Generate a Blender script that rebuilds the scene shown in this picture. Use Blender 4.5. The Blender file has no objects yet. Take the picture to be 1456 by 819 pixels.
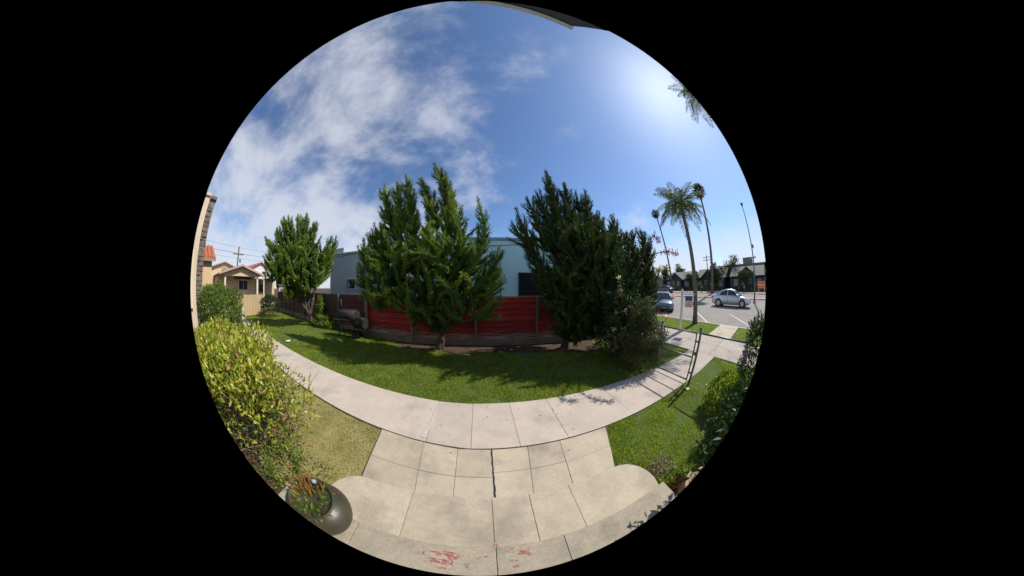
import bpy, bmesh, math, random
import numpy as np
from mathutils import Vector, Matrix
R = math.radians
rng = np.random.default_rng(7)
random.seed(7)
sc = bpy.context.scene
col = sc.collection

# ------------------------------------------------------------------ camera: 180 degree circular fisheye lens
cd = bpy.data.cameras.new('camera')
cam = bpy.data.objects.new('camera', cd); col.objects.link(cam); sc.camera = cam
cam.location = (0, 0, 2.1); cam.rotation_euler = (R(90), 0, 0)
sc.render.engine = 'CYCLES'
cd.type = 'PANO'
cd.panorama_type = 'FISHEYE_LENS_POLYNOMIAL'
cd.fisheye_fov = math.pi
cd.sensor_fit = 'HORIZONTAL'; cd.sensor_width = 36.0
RAD = 36.0 * 409.5 / 1456.0
cd.fisheye_polynomial_k0 = 0
cd.fisheye_polynomial_k1 = -(math.pi / 2) / RAD
cd.fisheye_polynomial_k2 = cd.fisheye_polynomial_k3 = cd.fisheye_polynomial_k4 = 0
cd.shift_x = 47.5 / 1456.0
cd.clip_start = 0.02; cd.clip_end = 3000

# ------------------------------------------------------------------ light
SUN_AZ, SUN_EL = 82.0, 48.0          # azimuth clockwise from +Y
world = bpy.data.worlds.new('World'); sc.world = world; world.use_nodes = True
sun_d = bpy.data.lights.new('sun', 'SUN'); sun_d.energy = 4.4; sun_d.angle = R(0.53); sun_d.color = (1.0, 0.93, 0.82)
sun = bpy.data.objects.new('sun', sun_d); col.objects.link(sun)
sdir = Vector((math.cos(R(SUN_EL)) * math.sin(R(SUN_AZ)), math.cos(R(SUN_EL)) * math.cos(R(SUN_AZ)), math.sin(R(SUN_EL))))
sun.rotation_euler = (-sdir).to_track_quat('-Z', 'Y').to_euler(); sun.location = (10, 2, 12)
sc.view_settings.view_transform = 'Standard'
try: sc.view_settings.look = 'None'
except Exception: pass
sc.view_settings.exposure = 0.32; sc.view_settings.gamma = 1.0; sc.view_settings.use_curve_mapping = False
sc.cycles.use_denoising = True; sc.cycles.use_adaptive_sampling = True; sc.cycles.adaptive_threshold = 0.004; sc.cycles.sample_clamp_indirect = 4.0; sc.cycles.max_bounces = 6; sc.cycles.transparent_max_bounces = 8

def build_world():
    nt = world.node_tree; N = nt.nodes; L = nt.links; N.clear()
    def nd(t, **k):
        n = N.new(t)
        for a, b in k.items(): setattr(n, a, b)
        return n
    def mth(op, a, b=None, clamp=False):
        n = nd('ShaderNodeMath', operation=op, use_clamp=clamp)
        for i, v in enumerate((a, b)):
            if v is None: continue
            if isinstance(v, (int, float)): n.inputs[i].default_value = v
            else: L.new(v, n.inputs[i])
        return n.outputs[0]
    sky = nd('ShaderNodeTexSky', sky_type='NISHITA', sun_disc=False)
    sky.sun_elevation = R(SUN_EL); sky.sun_rotation = R(SUN_AZ)
    sky.air_density = 1.0; sky.dust_density = 0.45; sky.ozone_density = 2.0; sky.altitude = 20
    tc = nd('ShaderNodeTexCoord'); sep = nd('ShaderNodeSeparateXYZ'); L.new(tc.outputs['Generated'], sep.inputs[0])
    x, y, z = sep.outputs
    zz = mth('ADD', mth('MAXIMUM', z, 0.0), 0.42)
    comb = nd('ShaderNodeCombineXYZ'); L.new(mth('DIVIDE', x, zz), comb.inputs[0]); L.new(mth('DIVIDE', y, zz), comb.inputs[1])
    # wispy high cloud
    mp = nd('ShaderNodeMapping'); L.new(comb.outputs[0], mp.inputs[0])
    mp.inputs['Rotation'].default_value = (0, 0, R(24)); mp.inputs['Scale'].default_value = (1.25, 1.5, 1); mp.inputs['Location'].default_value = (2.35, 1.1, 0)
    n1 = nd('ShaderNodeTexNoise'); n1.inputs['Scale'].default_value = 1.9; n1.inputs['Detail'].default_value = 12; n1.inputs['Roughness'].default_value = 0.62; n1.inputs['Distortion'].default_value = 0.2
    L.new(mp.outputs[0], n1.inputs['Vector'])
    n0 = nd('ShaderNodeTexNoise'); n0.inputs['Scale'].default_value = 0.55; n0.inputs['Detail'].default_value = 2
    L.new(mp.outputs[0], n0.inputs['Vector'])
    # more veil over the western half of the sky and toward the horizon
    west = mth('MULTIPLY', x, -0.17)
    low = mth('MULTIPLY', mth('POWER', mth('SUBTRACT', 1.0, mth('MAXIMUM', z, 0.0)), 3.0), 0.20)
    v = mth('ADD', mth('ADD', mth('ADD', n1.outputs[0], west), low), mth('MULTIPLY', mth('SUBTRACT', n0.outputs[0], 0.5), 0.55))
    mr = nd('ShaderNodeMapRange', interpolation_type='SMOOTHSTEP'); L.new(v, mr.inputs[0])
    mr.inputs[1].default_value = 0.44; mr.inputs[2].default_value = 0.80; mr.inputs[3].default_value = 0; mr.inputs[4].default_value = 0.80
    # small heaped clouds low over the horizon
    n2 = nd('ShaderNodeTexNoise'); n2.inputs['Scale'].default_value = 4.2; n2.inputs['Detail'].default_value = 7; n2.inputs['Roughness'].default_value = 0.55
    mp2 = nd('ShaderNodeMapping'); L.new(tc.outputs['Generated'], mp2.inputs[0]); mp2.inputs['Scale'].default_value = (1, 1, 2.6); mp2.inputs['Location'].default_value = (0.3, 0.9, 0.2)
    L.new(mp2.outputs[0], n2.inputs['Vector'])
    band = mth('SUBTRACT', 1.0, mth('MULTIPLY', mth('ABSOLUTE', mth('SUBTRACT', z, 0.08)), 4.2), True)
    v2 = mth('ADD', n2.outputs[0], mth('MULTIPLY', band, 0.24))
    mr2 = nd('ShaderNodeMapRange', interpolation_type='SMOOTHSTEP'); L.new(v2, mr2.inputs[0])
    mr2.inputs[1].default_value = 0.49; mr2.inputs[2].default_value = 0.66; mr2.inputs[3].default_value = 0; mr2.inputs[4].default_value = 0.85
    m2 = mth('MULTIPLY', mr2.outputs[0], band)
    mask = mth('MAXIMUM', mr.outputs[0], m2)
    cl = nd('ShaderNodeMix', data_type='RGBA'); L.new(mask, cl.inputs['Factor'])
    tint = nd('ShaderNodeMix', data_type='RGBA', blend_type='MULTIPLY'); tint.inputs['Factor'].default_value = 1
    tint.inputs[7].default_value = (0.84, 0.99, 1.17, 1)
    L.new(sky.outputs[0], tint.inputs[6])
    L.new(tint.outputs[2], cl.inputs[6]); cl.inputs[7].default_value = (5.9, 6.1, 6.8, 1)
    bg = nd('ShaderNodeBackground'); bg.inputs[1].default_value = 0.10
    L.new(cl.outputs[2], bg.inputs[0])
    out = nd('ShaderNodeOutputWorld'); L.new(bg.outputs[0], out.inputs[0])
build_world()

# ------------------------------------------------------------------ materials
MATS = {}
def _new(name):
    m = bpy.data.materials.new(name); m.use_nodes = True; nt = m.node_tree
    return m, nt, nt.nodes, nt.links, nt.nodes['Principled BSDF']
def mat(name, c1, c2=None, scale=4.0, rough=0.85, bump=0.15, bscale=80.0, rnd=0.12, spec=0.3, metal=0.0, stretch=(1, 1, 1), c3=None, s3=1.2, t3=(0.55, 0.7), detail=6, world=False, speck=0.0):
    """noise mix of two tones, per-object brightness, optional third tone in patches, fine bump"""
    if name in MATS: return MATS[name]
    m, nt, N, L, b = _new(name)
    if c2 is None: c2 = tuple(v * 0.8 for v in c1)
    tc = N.new('ShaderNodeTexCoord'); mp = N.new('ShaderNodeMapping'); mp.inputs['Scale'].default_value = stretch
    src = tc.outputs['Object']
    if world:
        geo = N.new('ShaderNodeNewGeometry'); src = geo.outputs['Position']
    L.new(src, mp.inputs[0])
    n = N.new('ShaderNodeTexNoise'); n.inputs['Scale'].default_value = scale; n.inputs['Detail'].default_value = detail; n.inputs['Roughness'].default_value = 0.65
    L.new(mp.outputs[0], n.inputs['Vector'])
    rp = N.new('ShaderNodeMapRange'); rp.inputs[1].default_value = 0.32; rp.inputs[2].default_value = 0.68; L.new(n.outputs[0], rp.inputs[0])
    mx = N.new('ShaderNodeMix'); mx.data_type = 'RGBA'; L.new(rp.outputs[0], mx.inputs['Factor'])
    mx.inputs[6].default_value = (*c1, 1); mx.inputs[7].default_value = (*c2, 1)
    out = mx.outputs[2]
    if c3:
        n3 = N.new('ShaderNodeTexNoise'); n3.inputs['Scale'].default_value = s3; n3.inputs['Detail'].default_value = 8; n3.inputs['Roughness'].default_value = 0.6
        L.new(mp.outputs[0], n3.inputs['Vector'])
        r3 = N.new('ShaderNodeMapRange'); r3.inputs[1].default_value = t3[0]; r3.inputs[2].default_value = t3[1]; L.new(n3.outputs[0], r3.inputs[0])
        m3 = N.new('ShaderNodeMix'); m3.data_type = 'RGBA'; L.new(r3.outputs[0], m3.inputs['Factor']); L.new(out, m3.inputs[6]); m3.inputs[7].default_value = (*c3, 1)
        out = m3.outputs[2]
    if speck:
        ns = N.new('ShaderNodeTexNoise'); ns.inputs['Scale'].default_value = 45; ns.inputs['Detail'].default_value = 5; ns.inputs['Roughness'].default_value = 0.75; L.new(mp.outputs[0], ns.inputs['Vector'])
        rs = N.new('ShaderNodeMapRange'); rs.inputs[1].default_value = 0.3; rs.inputs[2].default_value = 0.7; rs.inputs[3].default_value = 1 - speck; rs.inputs[4].default_value = 1 + speck; L.new(ns.outputs[0], rs.inputs[0])
        hs = N.new('ShaderNodeHueSaturation'); L.new(rs.outputs[0], hs.inputs['Value']); L.new(out, hs.inputs['Color']); out = hs.outputs[0]
    if rnd:
        oi = N.new('ShaderNodeObjectInfo'); rr = N.new('ShaderNodeMapRange'); rr.inputs[3].default_value = 1 - rnd; rr.inputs[4].default_value = 1 + rnd
        L.new(oi.outputs['Random'], rr.inputs[0])
        hv = N.new('ShaderNodeHueSaturation'); L.new(rr.outputs[0], hv.inputs['Value']); L.new(out, hv.inputs['Color']); out = hv.outputs[0]
    L.new(out, b.inputs['Base Color'])
    b.inputs['Roughness'].default_value = rough; b.inputs['Metallic'].default_value = metal
    b.inputs['Specular IOR Level'].default_value = spec
    if bump:
        nb = N.new('ShaderNodeTexNoise'); nb.inputs['Scale'].default_value = bscale; nb.inputs['Detail'].default_value = 4; L.new(mp.outputs[0], nb.inputs['Vector'])
        bp = N.new('ShaderNodeBump'); bp.inputs['Strength'].default_value = bump; bp.inputs['Distance'].default_value = 0.02
        L.new(nb.outputs[0], bp.inputs['Height']); L.new(bp.outputs[0], b.inputs['Normal'])
    MATS[name] = m; return m
def leaf(name, cols, trans=0.3, rough=0.55, nscale=1.3, spec=0.25, tone=False):
    """foliage: tone by leaf (random per island) and by clump (noise), light through the leaf"""
    if name in MATS: return MATS[name]
    m, nt, N, L, b = _new(name)
    g = N.new('ShaderNodeNewGeometry'); tc = N.new('ShaderNodeTexCoord')
    n = N.new('ShaderNodeTexNoise'); n.inputs['Scale'].default_value = nscale; n.inputs['Detail'].default_value = 3; L.new(tc.outputs['Object'], n.inputs['Vector'])
    a = N.new('ShaderNodeMath'); a.operation = 'MULTIPLY_ADD'; L.new(n.outputs[0], a.inputs[0]); a.inputs[1].default_value = 0.9; a.inputs[2].default_value = -0.45
    s = N.new('ShaderNodeMath'); s.operation = 'ADD'; s.use_clamp = True; L.new(g.outputs['Random Per Island'], s.inputs[0]); L.new(a.outputs[0], s.inputs[1])
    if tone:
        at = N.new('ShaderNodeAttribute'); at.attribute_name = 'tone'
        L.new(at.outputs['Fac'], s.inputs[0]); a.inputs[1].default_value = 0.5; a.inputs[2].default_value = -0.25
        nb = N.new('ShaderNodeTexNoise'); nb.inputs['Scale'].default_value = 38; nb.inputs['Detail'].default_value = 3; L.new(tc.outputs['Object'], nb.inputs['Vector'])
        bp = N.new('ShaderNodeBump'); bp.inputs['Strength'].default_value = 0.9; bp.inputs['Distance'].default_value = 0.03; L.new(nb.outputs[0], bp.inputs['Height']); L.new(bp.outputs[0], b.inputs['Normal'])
    rp = N.new('ShaderNodeValToRGB'); L.new(s.outputs[0], rp.inputs[0])
    el = rp.color_ramp.elements
    while len(el) < len(cols): el.new(0.5)
    for i, c in enumerate(cols): el[i].position = i / (len(cols) - 1); el[i].color = (*c, 1)
    L.new(rp.outputs[0], b.inputs['Base Color']); b.inputs['Roughness'].default_value = rough; b.inputs['Specular IOR Level'].default_value = spec
    t = N.new('ShaderNodeBsdfTranslucent'); tm = N.new('ShaderNodeMix'); tm.data_type = 'RGBA'; tm.blend_type = 'MULTIPLY'; tm.inputs['Factor'].default_value = 1
    L.new(rp.outputs[0], tm.inputs[6]); tm.inputs[7].default_value = (1.5, 1.6, 0.7, 1); L.new(tm.outputs[2], t.inputs[0])
    ms = N.new('ShaderNodeMixShader'); ms.inputs[0].default_value = trans
    L.new(b.outputs[0], ms.inputs[1]); L.new(t.outputs[0], ms.inputs[2]); L.new(ms.outputs[0], N['Material Output'].inputs[0])
    MATS[name] = m; return m
def plain(name, c, rough=0.5, metal=0.0, spec=0.5, emit=None, coat=0.0):
    if name in MATS: return MATS[name]
    m, nt, N, L, b = _new(name)
    n = N.new('ShaderNodeTexNoise'); n.inputs['Scale'].default_value = 9; n.inputs['Detail'].default_value = 5
    tc = N.new('ShaderNodeTexCoord'); L.new(tc.outputs['Object'], n.inputs['Vector'])
    mx = N.new('ShaderNodeMix'); mx.data_type = 'RGBA'; L.new(n.outputs[0], mx.inputs['Factor']); mx.inputs[6].default_value = (*[v * 0.9 for v in c], 1); mx.inputs[7].default_value = (*[min(1, v * 1.1) for v in c], 1)
    L.new(mx.outputs[2], b.inputs['Base Color'])
    b.inputs['Roughness'].default_value = rough; b.inputs['Metallic'].default_value = metal; b.inputs['Specular IOR Level'].default_value = spec
    b.inputs['Coat Weight'].default_value = coat; b.inputs['Coat Roughness'].default_value = 0.08
    MATS[name] = m; return m

concrete = mat('concrete', (0.47, 0.405, 0.31), (0.37, 0.32, 0.25), 3.0, 0.9, 0.22, 120, 0.07, c3=(0.25, 0.22, 0.18), s3=1.9, t3=(0.51, 0.74), world=True, speck=0.14)
concrete_path = mat('concrete_path', (0.50, 0.43, 0.37), (0.41, 0.36, 0.31), 2.2, 0.9, 0.2, 120, 0.07, c3=(0.30, 0.26, 0.23), s3=1.4, t3=(0.53, 0.78), world=True, speck=0.10)
concrete_dark = mat('concrete_dark', (0.37, 0.325, 0.25), (0.28, 0.25, 0.20), 3.5, 0.92, 0.3, 150, 0.04, c3=(0.21, 0.19, 0.155), s3=5.0, t3=(0.55, 0.75), world=True, speck=0.2)
soil = mat('soil', (0.085, 0.055, 0.034), (0.045, 0.03, 0.02), 3.0, 1.0, 0.6, 30, 0, world=True)
turf = mat('turf', (0.09, 0.13, 0.028), (0.055, 0.09, 0.02), 1.3, 1.0, 0.7, 60, 0, c3=(0.10, 0.105, 0.04), s3=0.7, t3=(0.55, 0.75), world=True)
turf_dry = mat('turf_dry', (0.34, 0.28, 0.13), (0.18, 0.18, 0.06), 3.5, 1.0, 0.7, 60, 0, world=True)
asphalt = mat('asphalt', (0.26, 0.24, 0.215), (0.21, 0.195, 0.18), 0.6, 0.95, 0.3, 40, 0, c3=(0.17, 0.16, 0.15), s3=0.25, t3=(0.55, 0.7), world=True)
asphalt_far = mat('asphalt_far', (0.27, 0.22, 0.19), (0.22, 0.185, 0.165), 0.5, 0.95, 0.2, 40, 0, world=True)
road_paint = mat('road_paint', (0.66, 0.65, 0.60), (0.45, 0.44, 0.41), 6, 0.8, 0.1, rnd=0.02, world=True)
red_wood = mat('red_painted_wood', (0.42, 0.034, 0.030), (0.24, 0.02, 0.02), 3.0, 0.75, 0.35, 40, 0.34, stretch=(1.6, 1, 1.8), c3=(0.44, 0.17, 0.14), s3=1.6, t3=(0.54, 0.76))
red_worn = mat('worn_red_wood', (0.22, 0.035, 0.03), (0.14, 0.05, 0.045), 3.0, 0.85, 0.4, 40, 0.1, stretch=(1.6, 1, 1.8), c3=(0.40, 0.31, 0.28), s3=1.8, t3=(0.42, 0.60))
red_brown = mat('red_brown_wood', (0.16, 0.045, 0.03), (0.085, 0.03, 0.022), 3.0, 0.85, 0.35, 40, 0.22, stretch=(1.6, 1, 1.8), c3=(0.15, 0.10, 0.075), s3=2.0, t3=(0.52, 0.72))
grey_wood = mat('weathered_wood', (0.115, 0.085, 0.06), (0.07, 0.052, 0.038), 3.0, 0.9, 0.4, 40, 0.22, stretch=(1.6, 1, 1.8), c3=(0.17, 0.06, 0.05), s3=1.4, t3=(0.62, 0.75))
post_wood = mat('grey_post', (0.21, 0.20, 0.18), (0.12, 0.115, 0.105), 5, 0.85, 0.3, 50, 0.1, stretch=(4, 4, 0.7))
footing_m = mat('footing', (0.27, 0.215, 0.155), (0.14, 0.11, 0.08), 3, 0.95, 0.4, 40, 0.08, stretch=(0.6, 1, 3))
bark = mat('bark', (0.13, 0.095, 0.07), (0.06, 0.045, 0.035), 9, 0.95, 0.8, 30, 0.05, stretch=(1, 1, 0.35))
twig_m = mat('twig', (0.33, 0.25, 0.17), (0.20, 0.145, 0.10), 12, 0.9, 0.2, 60, 0)
palm_bark = mat('palm_bark', (0.17, 0.145, 0.12), (0.10, 0.085, 0.07), 3, 0.95, 0.5, 25, 0.05, stretch=(1, 1, 6))
blue_stucco = mat('blue_stucco', (0.56, 0.90, 0.92), (0.50, 0.83, 0.85), 1.5, 0.9, 0.35, 90, 0, c3=(0.42, 0.67, 0.71), s3=0.9, t3=(0.58, 0.8), stretch=(1, 1, 0.5))
blue_siding = mat('blue_grey_siding', (0.41, 0.49, 0.48), (0.36, 0.44, 0.43), 1.5, 0.85, 0.2, 60, 0.02)
tan_stucco = mat('tan_stucco', (0.60, 0.45, 0.27), (0.53, 0.39, 0.23), 2, 0.9, 0.3, 70, 0.02)
pale_tan = mat('pale_tan_stucco', (0.60, 0.50, 0.38), (0.52, 0.43, 0.32), 2, 0.9, 0.3, 70, 0.02)
stone_m = mat('rough_stone', (0.23, 0.19, 0.155), (0.10, 0.085, 0.07), 7, 0.95, 0.9, 18, 0.25)
tile_m = mat('roof_tile', (0.45, 0.15, 0.085), (0.32, 0.10, 0.06), 9, 0.85, 0.2, 50, 0.1)
roof_pink = mat('brown_shingle', (0.36, 0.24, 0.19), (0.28, 0.19, 0.15), 6, 0.9, 0.3, 40, 0)
roof_grey = mat('grey_shingle', (0.17, 0.165, 0.16), (0.12, 0.115, 0.11), 3, 0.9, 0.3, 30, 0)
white_paint = mat('white_paint', (0.72, 0.70, 0.66), (0.62, 0.60, 0.57), 5, 0.6, 0.05, 60, 0.02)
cream_paint = mat('cream_paint', (0.66, 0.58, 0.42), (0.58, 0.50, 0.36), 5, 0.7, 0.08, 60, 0.05)
picket_wood = mat('picket_wood', (0.50, 0.37, 0.21), (0.40, 0.29, 0.16), 4, 0.8, 0.2, 40, 0.08, stretch=(4, 4, 0.6))
dark_glass = plain('dark_glass', (0.025, 0.03, 0.038), 0.06, 0, 0.6)
pane_glass = plain('window_glass', (0.10, 0.11, 0.12), 0.08, 0, 0.6)
curtain = mat('pale_curtain', (0.42, 0.42, 0.44), (0.30, 0.31, 0.34), 6, 0.5, 0.0, rnd=0, stretch=(6, 6, 0.4))
galv = mat('galvanised_steel', (0.22, 0.24, 0.235), (0.13, 0.14, 0.14), 20, 0.45, 0.05, 80, 0.05, metal=0.6)
wire_m = plain('wire', (0.24, 0.25, 0.25), 0.5, 0.5)
black_metal = mat('black_metal', (0.022, 0.022, 0.024), (0.035, 0.03, 0.028), 8, 0.62, 0.08, 60, 0.05, spec=0.25, c3=(0.05, 0.03, 0.02), s3=3, t3=(0.66, 0.8))
dark_trim = plain('dark_trim', (0.03, 0.028, 0.035), 0.6)
line_m = plain('black_cable', (0.02, 0.02, 0.02), 0.7)
dark_teal = mat('dark_clapboard', (0.045, 0.062, 0.07), (0.035, 0.048, 0.056), 4, 0.8, 0.1, 40, 0.05)
grey_stucco = mat('grey_stucco', (0.23, 0.21, 0.19), (0.19, 0.175, 0.16), 2, 0.9, 0.2, 40, 0.05)
silver_paint = plain('silver_car_paint', (0.52, 0.54, 0.56), 0.28, 0.55, 0.5, coat=1.0)
blue_paint = plain('slate_blue_car_paint', (0.11, 0.135, 0.17), 0.28, 0.5, 0.5, coat=1.0)
rubber = plain('rubber', (0.02, 0.02, 0.02), 0.8)
rim_m = plain('alloy', (0.45, 0.46, 0.47), 0.35, 0.8)
lamp_glass = plain('lamp_glass', (0.75, 0.76, 0.75), 0.1, 0.1, 0.6)
tail_red = plain('tail_lamp_red', (0.40, 0.02, 0.02), 0.2)
orange_m = plain('orange_plastic', (0.75, 0.16, 0.06), 0.55)
glaze = mat('grey_green_glaze', (0.055, 0.05, 0.03), (0.035, 0.032, 0.02), 3, 0.42, 0.06, 30, 0, spec=0.5, c3=(0.10, 0.06, 0.04), s3=5.0, t3=(0.5, 0.7))
eave_m = mat('eave_board', (0.075, 0.095, 0.15), (0.06, 0.075, 0.12), 3, 0.6, 0.05, 40, 0)
highlight_m = plain('eave_edge_highlight', (0.55, 0.66, 0.80), 0.4)

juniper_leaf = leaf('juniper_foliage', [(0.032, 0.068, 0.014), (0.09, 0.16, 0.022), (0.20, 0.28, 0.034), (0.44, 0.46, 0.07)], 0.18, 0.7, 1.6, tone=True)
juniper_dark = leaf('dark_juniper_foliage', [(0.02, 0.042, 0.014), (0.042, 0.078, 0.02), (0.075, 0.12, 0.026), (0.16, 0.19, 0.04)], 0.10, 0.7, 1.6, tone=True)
hedge_leaf = leaf('hedge_leaves', [(0.06, 0.11, 0.015), (0.16, 0.24, 0.022), (0.30, 0.37, 0.03), (0.42, 0.46, 0.05), (0.50, 0.47, 0.09), (0.36, 0.18, 0.08)], 0.35, 0.35, 2.2, 0.5)
bush_leaf = leaf('fine_bush_leaves', [(0.06, 0.10, 0.02), (0.11, 0.17, 0.03), (0.18, 0.25, 0.05)], 0.3, 0.5, 1.6)
lime_leaf = leaf('lime_leaves', [(0.13, 0.19, 0.02), (0.24, 0.32, 0.03), (0.38, 0.42, 0.05)], 0.35, 0.4, 2.5, 0.4)
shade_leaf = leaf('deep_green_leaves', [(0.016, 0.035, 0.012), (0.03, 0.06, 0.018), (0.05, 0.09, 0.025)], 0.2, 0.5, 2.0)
sage_leaf = leaf('sage_leaves', [(0.03, 0.05, 0.018), (0.06, 0.085, 0.03), (0.10, 0.12, 0.045), (0.09, 0.075, 0.04)], 0.25, 0.55, 1.8)
vine_leaf = leaf('vine_leaves', [(0.07, 0.12, 0.02), (0.14, 0.21, 0.03), (0.22, 0.28, 0.05)], 0.35, 0.5, 2.0)
tree_leaf = leaf('street_tree_leaves', [(0.02, 0.035, 0.012), (0.04, 0.065, 0.02), (0.07, 0.10, 0.03)], 0.2, 0.6, 0.5)
yellow_leaf = leaf('yellow_tree_leaves', [(0.22, 0.20, 0.03), (0.34, 0.30, 0.05), (0.16, 0.16, 0.03)], 0.35, 0.6, 0.5)
magenta_m = leaf('magenta_bracts', [(0.50, 0.012, 0.10), (0.58, 0.03, 0.15), (0.66, 0.14, 0.25)], 0.25, 0.6, 3)
pink_m = leaf('pale_pink_bracts', [(0.75, 0.45, 0.50), (0.80, 0.66, 0.64), (0.70, 0.72, 0.50)], 0.35, 0.6, 3)
red_m = leaf('red_petals', [(0.50, 0.03, 0.04), (0.62, 0.07, 0.06)], 0.3, 0.6, 3)
orange_leaf = leaf('orange_succulent', [(0.20, 0.09, 0.03), (0.28, 0.15, 0.045), (0.12, 0.08, 0.03)], 0.25, 0.5, 3)
frond_leaf = leaf('palm_fronds', [(0.07, 0.10, 0.05), (0.11, 0.145, 0.075), (0.16, 0.19, 0.10)], 0.3, 0.5, 0.7)
fan_leaf = leaf('fan_palm_leaves', [(0.03, 0.045, 0.018), (0.055, 0.075, 0.025), (0.11, 0.095, 0.045)], 0.2, 0.6, 0.7)
grass_m = leaf('grass_blades', [(0.075, 0.14, 0.012), (0.17, 0.25, 0.022), (0.29, 0.345, 0.04), (0.45, 0.42, 0.13)], 0.42, 0.6, 2.6, 0.15)
dry_grass_m = leaf('dry_grass_blades', [(0.11, 0.16, 0.025), (0.27, 0.26, 0.07), (0.45, 0.38, 0.15), (0.55, 0.46, 0.22)], 0.3, 0.7, 3.0, 0.15)

# ------------------------------------------------------------------ object helpers
WLOC = {}
def tag(o, label=None, cat=None, group=None, kind=None):
    if label: o['label'] = label
    if cat: o['category'] = cat
    if group: o['group'] = group
    if kind: o['kind'] = kind
    return o
def thing(name, label, cat, loc=(0, 0, 0), group=None):
    o = bpy.data.objects.new(name, None); o.empty_display_size = 0.2; col.objects.link(o); o.location = loc
    WLOC[o.name] = np.array(loc, float)
    return tag(o, label, cat, group)
def ob(name, V, F, m, parent=None, smooth=False, kind=None):
    """one mesh object from world-space vertices; parts are stored relative to their thing"""
    V = np.asarray(V, float).reshape(-1, 3)
    off = WLOC[parent.name] if parent is not None else np.zeros(3)
    me = bpy.data.meshes.new(name)
    if isinstance(F, np.ndarray):
        n, k = F.shape
        me.vertices.add(len(V)); me.vertices.foreach_set('co', (V - off).ravel())
        me.loops.add(n * k); me.loops.foreach_set('vertex_index', F.astype(np.int32).ravel())
        me.polygons.add(n); me.polygons.foreach_set('loop_start', np.arange(0, n * k, k, dtype=np.int32)); me.polygons.foreach_set('loop_total', np.full(n, k, np.int32))
        me.update(calc_edges=True)
    else:
        me.from_pydata((V - off).tolist(), [], F); me.update()
    if smooth:
        me.polygons.foreach_set('use_smooth', [True] * len(me.polygons))
    me.materials.append(m)
    o = bpy.data.objects.new(name, me); col.objects.link(o)
    if parent is not None:
        o.parent = parent
    WLOC[o.name] = off
    if kind: o['kind'] = kind
    return o
class MB:
    def __init__(s): s.V = []; s.F = []
    def add(s, V, F):
        k = len(s.V); s.V += [tuple(map(float, v)) for v in V]; s.F += [tuple(i + k for i in f) for f in F]; return s
    def box(s, x0, x1, y0, y1, z0, z1, rz=0, c=None):
        V = [(x0, y0, z0), (x1, y0, z0), (x1, y1, z0), (x0, y1, z0), (x0, y0, z1), (x1, y0, z1), (x1, y1, z1), (x0, y1, z1)]
        if rz:
            cx, cy = c if c else ((x0 + x1) / 2, (y0 + y1) / 2); a, b = math.cos(rz), math.sin(rz)
            V = [(cx + (x - cx) * a - (y - cy) * b, cy + (x - cx) * b + (y - cy) * a, z) for x, y, z in V]
        return s.add(V, [(0, 3, 2, 1), (4, 5, 6, 7), (0, 1, 5, 4), (1, 2, 6, 5), (2, 3, 7, 6), (3, 0, 4, 7)])
    def bar(s, p, q, w, h=None):
        """rectangular bar from p to q"""
        h = h or w; p = Vector(p); q = Vector(q); d = (q - p).normalized()
        a = d.cross(Vector((0, 0, 1)));  a = a.normalized() if a.length > 1e-4 else Vector((1, 0, 0)); b = a.cross(d)
        V = [e + a * i * w / 2 + b * j * h / 2 for e in (p, q) for i, j in ((-1, -1), (1, -1), (1, 1), (-1, 1))]
        return s.add(V, [(0, 1, 2, 3), (7, 6, 5, 4), (0, 4, 5, 1), (1, 5, 6, 2), (2, 6, 7, 3), (3, 7, 4, 0)])
    def tube(s, pts, rad, n=8, cap=True):
        pts = [Vector(p) for p in pts]; rad = rad if hasattr(rad, '__len__') else [rad] * len(pts)
        V = []; F = []; prev = None
        for i, p in enumerate(pts):
            d = (pts[min(i + 1, len(pts) - 1)] - pts[max(i - 1, 0)]).normalized()
            if prev is None:
                a = d.cross(Vector((0, 0, 1))); a = a if a.length > 1e-3 else d.cross(Vector((1, 0, 0)))
            else: a = prev - d * prev.dot(d)
            a = a.normalized(); prev = a; b = d.cross(a)
            for k in range(n):
                t = 2 * math.pi * k / n; V.append(p + (a * math.cos(t) + b * math.sin(t)) * rad[i])
        for i in range(len(pts) - 1):
            for k in range(n):
                k2 = (k + 1) % n; F.append((i * n + k, i * n + k2, (i + 1) * n + k2, (i + 1) * n + k))
        if cap: F += [tuple(range(n))[::-1], tuple((len(pts) - 1) * n + k for k in range(n))]
        return s.add(V, F)
    def lathe(s, c, prof, n=20):
        V = []; F = []
        for r, z in prof:
            for k in range(n):
                t = 2 * math.pi * k / n; V.append((c[0] + r * math.cos(t), c[1] + r * math.sin(t), c[2] + z))
        for i in range(len(prof) - 1):
            for k in range(n):
                k2 = (k + 1) % n; F.append((i * n + k, i * n + k2, (i + 1) * n + k2, (i + 1) * n + k))
        return s.add(V, F)
    def prism(s, poly, z0, z1):
        n = len(poly); zf = z1 if callable(z1) else (lambda x, y: z1); z0f = z0 if callable(z0) else (lambda x, y: z0)
        V = [(x, y, z0f(x, y)) for x, y in poly] + [(x, y, zf(x, y)) for x, y in poly]
        return s.add(V, [tuple(range(n))[::-1], tuple(range(n, 2 * n))] + [(i, (i + 1) % n, n + (i + 1) % n, n + i) for i in range(n)])
    def build(s, name, m, parent=None, smooth=False, kind=None):
        return ob(name, s.V, s.F, m, parent, smooth, kind)
def bevel(o, w=0.01, seg=2):
    md = o.modifiers.new('bevel', 'BEVEL'); md.width = w; md.segments = seg; md.limit_method = 'ANGLE'; return o

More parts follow.
